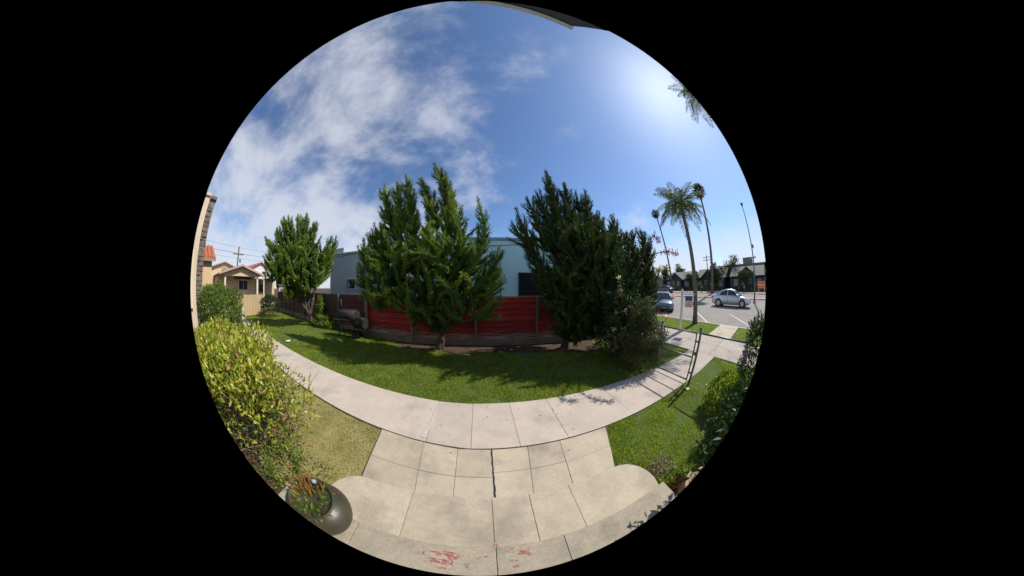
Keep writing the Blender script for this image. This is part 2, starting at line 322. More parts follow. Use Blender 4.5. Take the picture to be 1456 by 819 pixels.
def unit(a): return a / (np.linalg.norm(a, axis=-1, keepdims=True) + 1e-9)
class Leaves:
    """accumulates small folded leaf faces"""
    def __init__(s): s.C = []; s.D = []; s.L = []; s.W = []; s.N = []; s.T = []; s.SV = []; s.SF = []; s.ST = []; s.sn = 0
    def add(s, C, D, L, W, N=None, T=None):
        C = np.atleast_2d(C); n = len(C)
        if T is not None: s.T.append(np.broadcast_to(T, n))
        s.C.append(C); s.D.append(unit(np.broadcast_to(D, (n, 3)))); s.L.append(np.broadcast_to(L, n)); s.W.append(np.broadcast_to(W, n))
        s.N.append(np.broadcast_to(N, (n, 3)) if N is not None else rng.normal(size=(n, 3)))
    def build(s, name, m, parent=None, fold=0.25, kind=None):
        C = np.concatenate(s.C); D = np.concatenate(s.D); L = np.concatenate(s.L)[:, None]; W = np.concatenate(s.W)[:, None]; Nn = np.concatenate(s.N)
        S = unit(np.cross(D, Nn)); Up = np.cross(S, D); n = len(C)
        a = C; b = C + D * L * 0.45 + S * W * 0.5 + Up * W * fold; c = C + D * L; d = C + D * L * 0.45 - S * W * 0.5 + Up * W * fold
        V = np.stack([a, b, c, d], 1).reshape(-1, 3); i = np.arange(n) * 4
        F = np.concatenate([np.stack([i, i + 1, i + 2], 1), np.stack([i, i + 2, i + 3], 1)])
        o = ob(name, V, F, m, parent, kind=kind)
        if s.T:
            at = o.data.attributes.new('tone', 'FLOAT', 'POINT'); at.data.foreach_set('value', np.repeat(np.concatenate(s.T), 4).astype(np.float32))
        return o
    def spindle(s, spine, rad, tone, n=7):
        # lumpy tapered foliage mass round a spine; rad per ring
        m = len(spine); tg = unit(np.gradient(spine, axis=0)); a0 = unit(np.cross(tg, np.array([.31, .87, .38]))); b0 = np.cross(tg, a0)
        ang = (np.arange(n) / n * 2 * np.pi)[None] + rng.random() * 6.28 + np.arange(m)[:, None] * .5
        rr = rad[:, None] * (0.78 + 0.44 * rng.random((m, n)))
        V = spine[:, None] + a0[:, None] * (np.cos(ang) * rr)[..., None] + b0[:, None] * (np.sin(ang) * rr)[..., None]
        i = np.arange(m - 1)[:, None] * n + np.arange(n)[None]; j = np.arange(m - 1)[:, None] * n + ((np.arange(n) + 1) % n)[None]
        F = np.stack([i, j, j + n, i + n], -1).reshape(-1, 4) + s.sn
        s.SV.append(V.reshape(-1, 3)); s.SF.append(F); s.ST.append(np.repeat(tone, n)); s.sn += m * n
    def build_mass(s, name, m, parent):
        o = ob(name, np.concatenate(s.SV), np.concatenate(s.SF), m, parent, smooth=True)
        at = o.data.attributes.new('tone', 'FLOAT', 'POINT'); at.data.foreach_set('value', np.concatenate(s.ST).astype(np.float32)); return o

def tz(x):
    """the land rises gently from the yard to the far side of the street"""
    return 0.035 * (min(max(x, 6.0), 60.0) - 6.0)
def near_edge(x): return 1.72 + 0.13 * max(0.0, -x - 0.2)
def far_edge(x): return 2.84 + 0.125 * max(0.0, -x - 0.5)
def fence_y(x): return 6.5 + 0.2 * max(0.0, -x - 2.5)

# ------------------------------------------------------------------ ground, lawns, path, street
def sheet(name, xs, ys, zf, m, kind='structure', dz=0.0):
    V = [(x, y, zf(x) + dz) for x in xs for y in ys]; ny = len(ys)
    F = [(i * ny + j, (i + 1) * ny + j, (i + 1) * ny + j + 1, i * ny + j + 1) for i in range(len(xs) - 1) for j in range(ny - 1)]
    return ob(name, V, F, m, None, kind=kind)
def gprof(x): return tz(x) - (0.03 if x < 12.35 else 0.30 if x < 42.0 else 0.03)
sheet('ground', [-900, -60, -20, 0, 6, 12.3, 12.36, 41.9, 42.05, 60, 900], [-900, -60, 0, 60, 900], gprof, soil)
def poly_sheet(name, poly, zf, m, kind='structure', thick=None):
    mb = MB()
    if thick: mb.prism(poly, lambda x, y: zf(x) - thick, lambda x, y: zf(x))
    else: mb.add([(x, y, zf(x)) for x, y in poly], [tuple(range(len(poly)))])
    return mb.build(name, m, None, kind=kind)
xs_l = [-21, -17, -12, -8, -5, -2.5, -0.5, 2.6, 4.6, 6.9]
backlawn = [(x, far_edge(x) - 0.01) for x in xs_l] + [(x, (fence_y(x) if x < 4.5 else 6.2) - 0.02) for x in xs_l[::-1]]
poly_sheet('lawn', backlawn, lambda x: tz(x) - 0.012, turf)
poly_sheet('lawn', [(1.55, -1.1), (6.95, -1.1), (6.95, 1.73), (1.9, 1.73), (1.5, 0.9)], lambda x: tz(x) - 0.012, turf)
poly_sheet('lawn', [(-9.5, near_edge(-9.5) + .01), (-9.5, 0.2), (-1.3, 0.2), (-1.28, 0.9), (-1.42, near_edge(-1.42) + .01), (-4, near_edge(-4) + .01)], lambda x: -0.012, turf_dry)
soil_bed = [(-3.2, fence_y(-3.2) - .05), (-3.0, 6.05), (-1.2, 5.55), (0.8, 5.75), (2.6, 5.45), (4.2, 5.0), (4.5, 6.4)]
poly_sheet('soil_bed', soil_bed, lambda x: -0.004, soil)

def joint_slab(parent, poly, z0, z1, m, gap=0.007, lift=0.0, tilt=(0, 0)):
    c = np.mean(poly, 0); P = []
    for p in poly:
        v = np.array(p) - c; P.append(tuple(c + v * (1 - gap / max(np.linalg.norm(v), .05))))
    f = lambda x, y: (z1(x) if callable(z1) else z1) + lift + tilt[0] * (x - c[0]) + tilt[1] * (y - c[1])
    o = MB().prism(P, lambda x, y: (z0(x) if callable(z0) else z0), f).build('concrete_slab', m, parent)
    return bevel(o, 0.004, 2)
def seg(name):
    o = bpy.data.objects.new(name, None); col.objects.link(o); WLOC[o.name] = np.zeros(3); o['kind'] = 'structure'; return o
path = seg('path')
PZ = 0.03
jx = [-20.5, -18.6, -16.7, -14.8, -12.9, -11, -9.2, -7.5, -5.8, -4.2, -2.65, -0.72, -0.1, 0.55, 1.25, 2.55, 3.45, 4.5, 5.7, 7.0]
for a, b in zip(jx[:-1], jx[1:]):
    joint_slab(path, [(a, near_edge(a)), (b, near_edge(b)), (b, far_edge(b)), (a, far_edge(a))], lambda x: tz(x) - 0.08, lambda x: tz(x) + PZ, concrete_path, 0.004, random.uniform(-.003, .003), (random.uniform(-.003, .003), random.uniform(-.002, .002)))
# apron between the steps and the path
apron = seg('front_walk')
cols_n = [-1.42, -0.74, -0.27, 0.17, 0.64, 1.10, 1.90]      # at the path
cols_f = [-1.27, -0.64, -0.25, 0.16, 0.54, 0.98, 1.52]      # at the step
for i in range(6):
    t = 0.48 if i < 3 else 0.56
    yn = [near_edge(cols_n[i]) - 0.012, near_edge(cols_n[i + 1]) - 0.012]
    P0 = [(cols_f[i], 0.80), (cols_f[i + 1], 0.80)]
    pm = [(cols_f[i] * (1 - t) + cols_n[i] * t, 0.80 * (1 - t) + yn[0] * t), (cols_f[i + 1] * (1 - t) + cols_n[i + 1] * t, 0.80 * (1 - t) + yn[1] * t)]
    g = 0.003
    joint_slab(apron, [P0[0], P0[1], pm[1], pm[0]], -0.08, PZ - 0.002, concrete, g, random.uniform(-.003, .002))
    joint_slab(apron, [pm[0], pm[1], (cols_n[i + 1], yn[1]), (cols_n[i], yn[0])], -0.08, PZ - 0.004, concrete, g, random.uniform(-.003, .002))
# the wide dark crack down the middle of the walk is a filled expansion joint
mbk = MB()
pts = [(0.165 + 0.003 * math.sin(k * 1.7), 0.875 + k * 0.042) for k in range(21)]
VV = []; FF = []
for k, (x, y) in enumerate(pts):
    w = 0.006 + 0.005 * random.random(); VV += [(x - w, y, PZ + 0.0015), (x + w, y, PZ + 0.0015)]
FF = [(2 * k, 2 * k + 1, 2 * k + 3, 2 * k + 2) for k in range(20)]
ob('crack_filler', VV, FF, plain('tar', (0.02, 0.02, 0.018), 0.9), apron)
# the white patch on the path
ob('mortar_patch', [(-0.79, 1.86, PZ + .0075), (-0.735, 1.86, PZ + .0075), (-0.70, 2.2, PZ + .0075), (-0.70, 2.75, PZ + .0075), (-0.73, 2.76, PZ + .0075), (-0.745, 2.25, PZ + .0075), (-0.80, 1.95, PZ + .0075)], [(0, 1, 2, 3, 4, 5, 6)], mat('mortar', (0.54, 0.50, 0.46), (0.45, 0.42, 0.38), 8, 0.9, 0.2), path)
# step with rounded ends, landing above it
steps = seg('steps')
def step_outline(x0, x1, y0, y1, r):
    P = [(x0 + .05, y0)]
    P = []
    for k in range(13):
        a = -math.pi / 2 - k / 12 * math.pi; P.append((x0 + r + r * math.cos(a), (y0 + y1) / 2 + (y1 - y0) / 2 * math.sin(a)))
    for k in range(13):
        a = math.pi / 2 - k / 12 * math.pi; P.append((x1 - r + r * math.cos(a), (y0 + y1) / 2 + (y1 - y0) / 2 * math.sin(a)))
    return P
S1 = step_outline(-1.46, 1.80, 0.06, 0.88, 0.34)
def clip_x(poly, xa, xb):
    def half(P, f, inside):
        Q = []
        for i in range(len(P)):
            a, b = P[i], P[(i + 1) % len(P)]
            ia, ib = inside(a), inside(b)
            if ia: Q.append(a)
            if ia != ib:
                t = (f - a[0]) / (b[0] - a[0]); Q.append((f, a[1] + t * (b[1] - a[1])))
        return Q
    P = half(poly, xa, lambda p: p[0] >= xa); return half(P, xb, lambda p: p[0] <= xb)
sx = [-3, -0.62, 0.12, 0.47, 0.88, 3]
for a, b in zip(sx[:-1], sx[1:]):
    P = clip_x(S1, a + (.002 if a > -3 else 0), b - (.002 if b < 3 else 0))
    bevel(MB().prism(P, -0.05, 0.165 + random.uniform(-.002, .002)).build('concrete_slab', concrete, steps), 0.004, 2)
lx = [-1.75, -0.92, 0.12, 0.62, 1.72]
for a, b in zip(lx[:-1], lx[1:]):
    bevel(MB().box(a + .002, b - .002, -1.2, 0.285, 0.0, 0.30).build('concrete_slab', concrete_dark, steps), 0.004, 2)  # landing slabs in a darker concrete tone than the step
# flakes of old red paint left on the landing and the step
red_flake = mat('old_red_paint', (0.27, 0.065, 0.055), (0.33, 0.13, 0.11), 30, 0.9, 0.2, rnd=0, c3=(0.37, 0.31, 0.25), s3=45, t3=(0.46, 0.60))
def flake(x, y, z, sx_, sy_, par):
    n = 18; P = []
    for k in range(n):
        t = 2 * math.pi * k / n; r = 0.42 + 0.58 * random.random(); P.append((x + sx_ * r * math.cos(t), y + sy_ * r * math.sin(t), z))
    return P
fm = MB()
for (x, y, a, b, n) in [(-0.26, 0.20, 0.055, 0.016, 7), (-0.17, 0.185, 0.03, 0.022, 8), (-0.28, 0.12, 0.05, 0.015, 7), (-0.20, 0.11, 0.03, 0.02, 6), (-0.37, 0.17, 0.012, 0.015, 4), (0.03, 0.19, 0.02, 0.012, 3), (-0.08, 0.10, 0.015, 0.014, 4), (0.32, 0.20, 0.026, 0.02, 5), (0.25, 0.12, 0.022, 0.01, 4), (0.22, 0.235, 0.016, 0.016, 3), (-0.25, 0.06, 0.05, 0.01, 5), (0.24, 0.07, 0.02, 0.008, 3)]:
    for k in range(n * 2):
        P = flake(x + random.gauss(0, a * .8), y + random.gauss(0, b * .9), 0.3015 + 0.0004 * random.random(), a * random.uniform(.3, .85), b * random.uniform(.5, 1.1), None)
        fm.add(P, [tuple(range(len(P)))])
fm.build('paint_flakes', red_flake, steps, kind='stuff')
f2 = MB()
for k in range(9):
    P = flake(0.12 + random.gauss(0, .012), 0.31 + random.random() * 0.06, 0.1675 + .0004 * k, .012, .02, None); f2.add(P, [tuple(range(len(P)))])
f2.build('paint_flakes', red_flake, steps, kind='stuff')

# public sidewalk, parkway strip, street
sw = seg('sidewalk')
for k in range(34):
    y0 = -22 + k * 1.5
    for j in range(2):
        joint_slab(sw, [(7.02 + j * 1.2, y0), (7.02 + (j + 1) * 1.2, y0), (7.02 + (j + 1) * 1.2, y0 + 1.5), (7.02 + j * 1.2, y0 + 1.5)], lambda x: tz(x) - .1, lambda x: tz(x) + .02, concrete_path, 0.008)
xs_p = [9.44, 12.3]
for (ya, yb) in [(-24, 1.7), (3.0, 30)]:
    poly_sheet('parkway', [(9.44, ya), (12.3, ya), (12.3, yb), (9.44, yb)], lambda x: tz(x) - .005, turf)
for (xa, xb) in [(9.44, 10.1), (10.1, 10.8), (10.8, 11.5), (11.5, 12.3)]:
    joint_slab(sw, [(xa, 1.7), (xb, 1.7), (xb, 3.0), (xa, 3.0)], lambda x: tz(x) - .1, lambda x: tz(x) + .015, concrete, 0.01)
cur = MB(); cur.add([(12.3, -60, tz(12.3) + .01), (12.48, -60, tz(12.3) + .01), (12.48, 60, tz(12.3) + .01), (12.3, 60, tz(12.3) + .01), (12.3, -60, -.3), (12.48, -60, -.3), (12.48, 60, -.3), (12.3, 60, -.3)], [(0, 1, 2, 3), (1, 5, 6, 2), (0, 3, 7, 4), (0, 4, 5, 1), (3, 2, 6, 7)])
cur.build('kerb', concrete_path, None, kind='structure')
def rz_(x): return tz(x) - 0.11
sheet('road', [12.48, 20, 31.0], [-150, -20, 0, 20, 150], rz_, asphalt)
sheet('road', [31.9, 41.9], [-150, -20, 0, 20, 150], rz_, asphalt_far)
med = MB().add([(31.0, -150, rz_(31) - .1), (31.9, -150, rz_(31.9) - .1), (31.9, 150, rz_(31.9) - .1), (31.0, 150, rz_(31) - .1), (31.0, -150, rz_(31) + .14), (31.9, -150, rz_(31.9) + .14), (31.9, 150, rz_(31.9) + .14), (31.0, 150, rz_(31) + .14)], [(4, 5, 6, 7), (0, 1, 5, 4), (1, 2, 6, 5), (2, 3, 7, 6), (3, 0, 4, 7)]).build('median', concrete_path, None, kind='structure')
fs = MB().add([(41.9, -150, rz_(41.9) - .1), (45.0, -150, tz(45) - .1), (45.0, 150, tz(45) - .1), (41.9, 150, rz_(41.9) - .1), (41.9, -150, rz_(41.9) + .13), (45.0, -150, tz(45) + .03), (45.0, 150, tz(45) + .03), (41.9, 150, rz_(41.9) + .13)], [(4, 5, 6, 7), (0, 1, 5, 4), (1, 2, 6, 5), (2, 3, 7, 6), (3, 0, 4, 7)]).build('sidewalk', concrete_path, None, kind='structure')
mk = MB()
for k in range(-5, 7):
    y0 = 0.57 + k * 3.6; d = np.array([4.45, 2.9]); d = d / np.linalg.norm(d); nrm = np.array([-d[1], d[0]]) * 0.055
    a = np.array([12.95, y0]); b = a + d * 5.3
    P = [a - nrm, b - nrm, b + nrm, a + nrm]
    mk.add([(p[0], p[1], rz_(p[0]) + .006) for p in P], [(0, 1, 2, 3)])
mk.build('road_marking', road_paint, None, kind='structure')

# ------------------------------------------------------------------ grass
def blades(name, inside, bbox, dens, h, w, m, label, zf=tz):
    n = int((bbox[1] - bbox[0]) * (bbox[3] - bbox[2]) * dens)
    X = rng.uniform(bbox[0], bbox[1], n); Y = rng.uniform(bbox[2], bbox[3], n)
    k = inside(X + 0, Y + .022 * np.sin(X * 13) * np.sin(X * 4.1)) ; X = X[k]; Y = Y[k]
    thin = np.sin(X * 1.9 + 1.3 * np.sin(Y * 2.3)) * np.sin(Y * 2.7 + 1.1 * np.sin(X * 1.3)) + .5 * np.sin(X * 6.3) * np.sin(Y * 7.1)
    k = rng.random(len(X)) < np.where(thin > .75, .30, 1.0); X = X[k]; Y = Y[k]; n = len(X)
    Z = 0.035 * (np.clip(X, 6, 60) - 6) - 0.014
    C = np.stack([X, Y, Z], 1)
    # patchy height
    hh = h * (0.5 + 0.6 * rng.random(n) + 0.28 * np.sin(X * 5.3 + 2 * np.sin(Y * 3.7)) * np.sin(Y * 6.1 + np.sin(X * 4.0)))
    D = unit(np.stack([rng.normal(0, .45, n), rng.normal(0, .45, n), np.ones(n)], 1))
    S = unit(np.cross(D, rng.normal(size=(n, 3)))) * (w * (0.6 + 0.8 * rng.random(n)))[:, None] * 0.5
    V = np.stack([C - S, C + S, C + D * hh[:, None]], 1).reshape(-1, 3)
    F = np.arange(n * 3).reshape(-1, 3)
    o = ob(name, V, F, m, None, kind='stuff'); tag(o, label, 'grass'); return o
fe = np.vectorize(far_edge); ne = np.vectorize(near_edge); fy = np.vectorize(fence_y)
def in_back(X, Y):
    lim = fy(X) - 0.12
    bare = (X > -3.2) & (Y > 5.95 - 0.13 * (X + 3.2) * (X > 0) + 0.25 * np.sin(X * 3.1) - 0.35 * (np.abs(X + 1) < 1))
    keep = (Y > fe(X) - 0.015) & (Y < lim) & ~(bare & (X < 4.6))
    return keep & (rng.random(len(X)) < np.clip(1.1 - 0.035 * np.abs(X), .35, 1))
blades('grass', in_back, (-7, 6.9, 2.8, 7.3), 3200, 0.068, 0.011, grass_m, 'green lawn grass between the concrete path and the wooden fence')
blades('grass', lambda X, Y: (Y > fe(X) - .01) & (Y < fy(X) - .1), (-20.5, -7, 3.5, 9.9), 700, 0.06, 0.022, grass_m, 'green lawn grass running back beside the brown fence to the bungalow')
blades('grass', lambda X, Y: (Y < 1.715) & (X > 1.56 + np.clip((Y - .85) * .42, -.0, 1)) & (X > np.where(Y < .9, 1.86, 0)), (1.5, 6.95, -0.3, 1.72), 5200, 0.065, 0.009, grass_m, 'green lawn grass between the steps, path and chain link fence')
blades('grass', lambda X, Y: (Y < ne(X) + .0) & (X < -1.28 - np.clip((Y - .9) * .14, 0, 1)) & (X < np.where(Y < .9, -1.5, 0)), (-6, -1.2, 0.35, 2.5), 4200, 0.035, 0.008, dry_grass_m, 'dry yellowed grass between the hedge and the front walk')
blades('grass', lambda X, Y: (X > 9.5) & (X < 12.25) & ~((Y > 1.68) & (Y < 3.02)), (9.5, 12.25, -3, 16), 900, 0.06, 0.02, grass_m, 'green grass of the parkway strip beside the kerb')

# ------------------------------------------------------------------ fences
def wood_fence(name, label, posts, m_of, n_planks, parent_loc):
    t = thing(name, label, 'fence', parent_loc)
    for a, b in zip(posts[:-1], posts[1:]):
        pa = np.array([a, fence_y(a)]); pb = np.array([b, fence_y(b)]); Ln = np.linalg.norm(pb - pa); ang = math.atan2(pb[1] - pa[1], pb[0] - pa[0]); c = (pa + pb) / 2
        z = 0.24; hh = (1.78 - z) / n_planks
        for k in range(n_planks):
            me = PLANKS[random.randrange(len(PLANKS))]
            o = bpy.data.objects.new('plank', me.copy() if False else me); col.objects.link(o); o.parent = t
            o.location = (c[0] - parent_loc[0], c[1] + random.uniform(-.007, .007) + 0.03 - parent_loc[1], z + (k + .5) * hh)
            o.rotation_euler = (random.uniform(.0, .07), random.uniform(-.0012, .0012), ang); o.scale = (Ln - .012, 1, hh * 0.925)
            o.material_slots[0].link = 'OBJECT'; o.material_slots[0].material = m_of(a, k)
        MB().box(c[0] - Ln / 2 + .01, c[0] + Ln / 2 - .01, c[1] + .06, c[1] + .08, .24, 1.77, ang).build('added_gap_backing', mat('gap_shade', (0.05, 0.03, 0.025), (0.035, 0.022, 0.018), 4, .9, .2), t)  # added dark sheet behind the planks, so the gaps read as shade
        mb = MB().box(c[0] - Ln / 2, c[0] + Ln / 2, c[1] - .02, c[1] + .09, -.05, 0.225, ang)
        bevel(mb.build('footing', footing_m, t), .012)
    for a in posts:
        y = fence_y(a)
        mb = MB().box(a - .042, a + .042, y - .085, y - .003, -.05, 1.80 + random.uniform(-.01, .02)); bevel(mb.build('post', post_wood, t), .006)
    # thin cap rail
    for a, b in zip(posts[:-1], posts[1:]):
        MB().bar((a, fence_y(a) + .03, 1.795), (b, fence_y(b) + .03, 1.795), .05, .022).build('cap_rail', post_wood, t)
    return t
PLANKS = []
for v in range(4):
    bm = bmesh.new(); bmesh.ops.create_cube(bm, size=1.0)
    for w in bm.verts: w.co.y *= 0.022
    ed = [e for e in bm.edges]
    me = bpy.data.meshes.new('plank'); bm.to_mesh(me); bm.free(); me.materials.append(red_wood); PLANKS.append(me)
wood_fence('red_plank_fence', 'dark red painted plank fence with grey posts in front of the light blue house', [-4.85, -2.5, -0.1, 2.15, 4.4, 6.3], lambda a, k: red_worn if k == 0 else red_wood, 7, (0, 6.5, 0))
wood_fence('brown_plank_fence', 'weathered brown plank fence running back past the barbecue smoker', [-18.9, -16.5, -14.1, -11.75, -9.4, -7.1, -4.85 - .09], lambda a, k: red_brown if a > -7.5 or (a < -14 and k > 2) else grey_wood, 8, (-9, 7.8, 0))

# ------------------------------------------------------------------ light blue house behind the fence
def window(parent, x0, x1, z0, z1, y, m_frame, panes=2, bars=False, gm=(dark_glass,)):
    """window in a wall facing -Y at plane y"""
    f = 0.05
    fr = MB(); fr.box(x0 - f, x1 + f, y - .045, y + .02, z1, z1 + f); fr.box(x0 - f, x1 + f, y - .055, y + .02, z0 - f, z0); fr.box(x0 - f, x0, y - .045, y + .02, z0, z1); fr.box(x1, x1 + f, y - .045, y + .02, z0, z1)
    w = fr.build('window', m_frame, parent)
    wd = (x1 - x0) / panes
    for k in range(panes):
        MB().box(x0 + k * wd + .012, x0 + (k + 1) * wd - .012, y - .012, y + .01, z0 + .006, z1 - .006).build('pane', gm[k % len(gm)], w)
        if k: MB().box(x0 + k * wd - .0115, x0 + k * wd + .0115, y - .03, y + .01, z0 + .001, z1 - .001).build('mullion', m_frame, w)
    if bars:
        n = int((x1 - x0) / .11)
        for k in range(n + 1):
            xx = x0 + (x1 - x0) * k / n; MB().box(xx - .008, xx + .008, y - .10, y - .084, z0 - .04, z1 + .04).build('bar', dark_trim, w)
        for zz in (z0, (z0 + z1) / 2, z1): MB().box(x0 - .04, x1 + .04, y - .083, y - .07, zz - .012, zz + .012).build('bar', dark_trim, w)
    return w
bh = thing('blue_house', 'light blue flat roofed stucco house behind the red fence', 'house', (0, 9.4, 0))
MB().box(-5.4, 7.6, 9.4, 15, 0, 4.62).build('wall', blue_stucco, bh)
MB().box(-5.47, 7.67, 9.33, 15.07, 4.62, 4.76).build('parapet_cap', mat('parapet_blue', (0.27, 0.42, 0.47), (0.2, 0.33, 0.38), 2, .9, .2, 50, 0), bh)
MB().box(-2.4, -1.0, 10.2, 12.2, 4.76, 5.12).build('roof_parapet', blue_stucco, bh)
MB().box(-10.0, -5.4, 9.62, 15, 0, 4.32).build('wall', blue_siding, bh)
MB().box(-10.06, -5.4, 9.56, 15, 4.32, 4.42).build('parapet_cap', blue_siding, bh)
MB().box(-10.0, -8.95, 9.7, 12, 4.42, 4.78).build('roof_parapet', blue_siding, bh)
for k in range(15):
    xx = -9.95 + k * 0.31; MB().box(xx - .018, xx + .018, 9.602, 9.62, 0.3, 4.31).build('batten', blue_siding, bh)
MB().box(-10.06, -9.96, 9.58, 9.64, 0, 4.3).build('downpipe', white_paint, bh)
window(bh, -8.45, -6.85, 2.06, 2.66, 9.6, white_paint, 2, gm=(dark_glass, curtain))
window(bh, 2.12, 3.4, 1.0, 2.86, 9.4, dark_trim, 2, True)
vb = MB(); vb.box(2.55, 2.98, 9.33, 9.4, 3.58, 3.86); v_ = vb.build('wall_vent', white_paint, bh)
for k in range(2): MB().box(2.59 + k * .19, 2.74 + k * .19, 9.322, 9.329, 3.63, 3.81).build('vent_opening', dark_trim, v_)
MB().tube([(-0.9, 9.36, 4.33), (1.02, 9.36, 4.33), (1.10, 9.36, 4.28), (1.12, 9.36, 4.15), (1.12, 9.36, 1.7)], .032, 8).build('conduit', blue_siding, bh, True)
MB().box(1.05, 1.19, 9.30, 9.398, 2.3, 2.5).build('junction_box', galv, bh)
MB().tube([(1.1 + t * .28, 9.375, 4.36 - 0.03 * math.sin(t * 1.4) + .012 * t) for t in range(0, 18)], .013, 6).build('cable', line_m, bh)
MB().tube([(-9.9 + t * .5, 9.55, 4.18 - 0.02 * math.sin(t * 1.1) + .012 * t) for t in range(0, 9)], .012, 6).build('cable', line_m, bh)
window(bh, -4.6, -3.4, 1.9, 2.7, 9.4, white_paint, 2, gm=(pane_glass, curtain))
MB().box(-7.9, -6.6, 10.4, 11.4, 4.42, 4.78).build('roof_hatch', mat('yellow_panel', (0.62, 0.50, 0.18), (0.5, 0.4, 0.15), 3, .8, .1), bh)
# orange brown panel leaning behind the fence, seen through the tree
MB().box(-2.05, -1.35, 9.33, 9.398, 0.6, 2.55).build('door', mat('terracotta_door', (0.33, 0.10, 0.05), (0.27, 0.08, 0.04), 3, .6, .1), bh)

# ------------------------------------------------------------------ junipers
def flame(acc, b, t, r, curve=(0, 0, 0), dens=520, size=1.0, prof=0.75):
    """a pointed plume of small spray cones wound round a curved spine"""
    b = np.array(b, float); t = np.array(t, float); ax = t - b; Ln = np.linalg.norm(ax); ax = ax / Ln; cv = np.array(curve, float)
    n = max(7, int(Ln * r * dens)); ph = rng.random() * 6.28
    u = (np.arange(n) + rng.random(n)) / n
    tan = unit(ax + cv * (math.pi * np.cos(math.pi * u) / Ln)[:, None])
    rad = unit(np.cross(tan, rng.normal(size=(n, 3))))
    lump = 0.82 + 0.26 * np.sin(u * Ln * 9 + ph + 2 * rad[:, 0])
    rr = r * np.minimum(1.0, 0.5 + u * 3.0) * (1.02 - u) ** prof * lump
    p = b + (t - b) * u[:, None] + cv * np.sin(math.pi * u)[:, None] + rad * (rr * (0.55 + 0.45 * rng.random(n)))[:, None]
    d = unit(tan + rad * 0.42 + rng.normal(size=(n, 3)) * 0.15)
    base_t = 0.02 + 0.48 * rng.random() ** 1.3
    # the solid lumpy mass of the plume
    um = np.array([0.0, 0.1, 0.25, 0.42, 0.6, 0.78, 0.92, 1.0]) if Ln < 1 else np.linspace(0, 1, int(Ln * 9) + 2)
    sp_ = b + (t - b) * um[:, None] + cv * np.sin(math.pi * um)[:, None]
    rm = r * 0.80 * np.minimum(1.0, 0.45 + um * 3.0) * (1.02 - um) ** prof; rm[-1] = 0.004; rm[0] *= .5
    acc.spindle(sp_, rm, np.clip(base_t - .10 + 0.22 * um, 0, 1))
    k = 7; tl = (0.09 + 0.08 * rng.random(n)) * size * (1.05 - 0.35 * u)
    q = rng.random((n, k)) ** 1.2
    pr = unit(np.cross(d[:, None, :], rng.normal(size=(n, k, 3))))
    C = p[:, None] + d[:, None] * (q * tl[:, None] * 0.85)[..., None] + pr * ((1 - q) * 0.028 * size)[..., None]
    D = unit(d[:, None] + pr * (0.40 * (1 - 0.6 * q))[..., None] + rng.normal(size=(n, k, 3)) * 0.10)
    Nn = rad[:, None] * 1.0 + pr * 0.5 + rng.normal(size=(n, k, 3)) * 0.2
    m = n * k
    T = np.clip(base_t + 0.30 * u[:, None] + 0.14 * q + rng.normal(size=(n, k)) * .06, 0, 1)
    acc.add(C.reshape(m, 3), D.reshape(m, 3), (0.045 + 0.035 * rng.random(m)) * size, (0.012 + 0.008 * rng.random(m)) * size, Nn.reshape(m, 3), T.reshape(m))
def plume(acc, b, t, r, curve, size=1.0):
    """a long spire: slim core with pointed side plumelets, so that its outline bristles"""
    b = np.array(b, float); t = np.array(t, float); cv = np.array(curve, float); Ln = np.linalg.norm(t - b); ax = (t - b) / Ln
    flame(acc, b, t, r * .78, cv, 380, size)
    n = int(Ln * 13)
    for i in range(n):
        u = .02 + .80 * (i + rng.random()) / n
        tan = unit(ax + cv * math.pi * math.cos(math.pi * u) / Ln); a = i * 2.4 + rng.random(); s1 = unit(np.cross(tan, np.array([.3, .9, .2]))); s2 = np.cross(tan, s1); rad = s1 * math.cos(a) + s2 * math.sin(a)
        c = b + (t - b) * u + cv * math.sin(math.pi * u) + rad * r * .30 * (1.05 - u)
        l = (.30 + .36 * rng.random()) * (1.1 - .5 * u); d = unit(tan + rad * .5)
        flame(acc, c, c + d * l, r * (.30 + .14 * rng.random()) * (1.05 - .5 * u), rad * .05, 640, size)
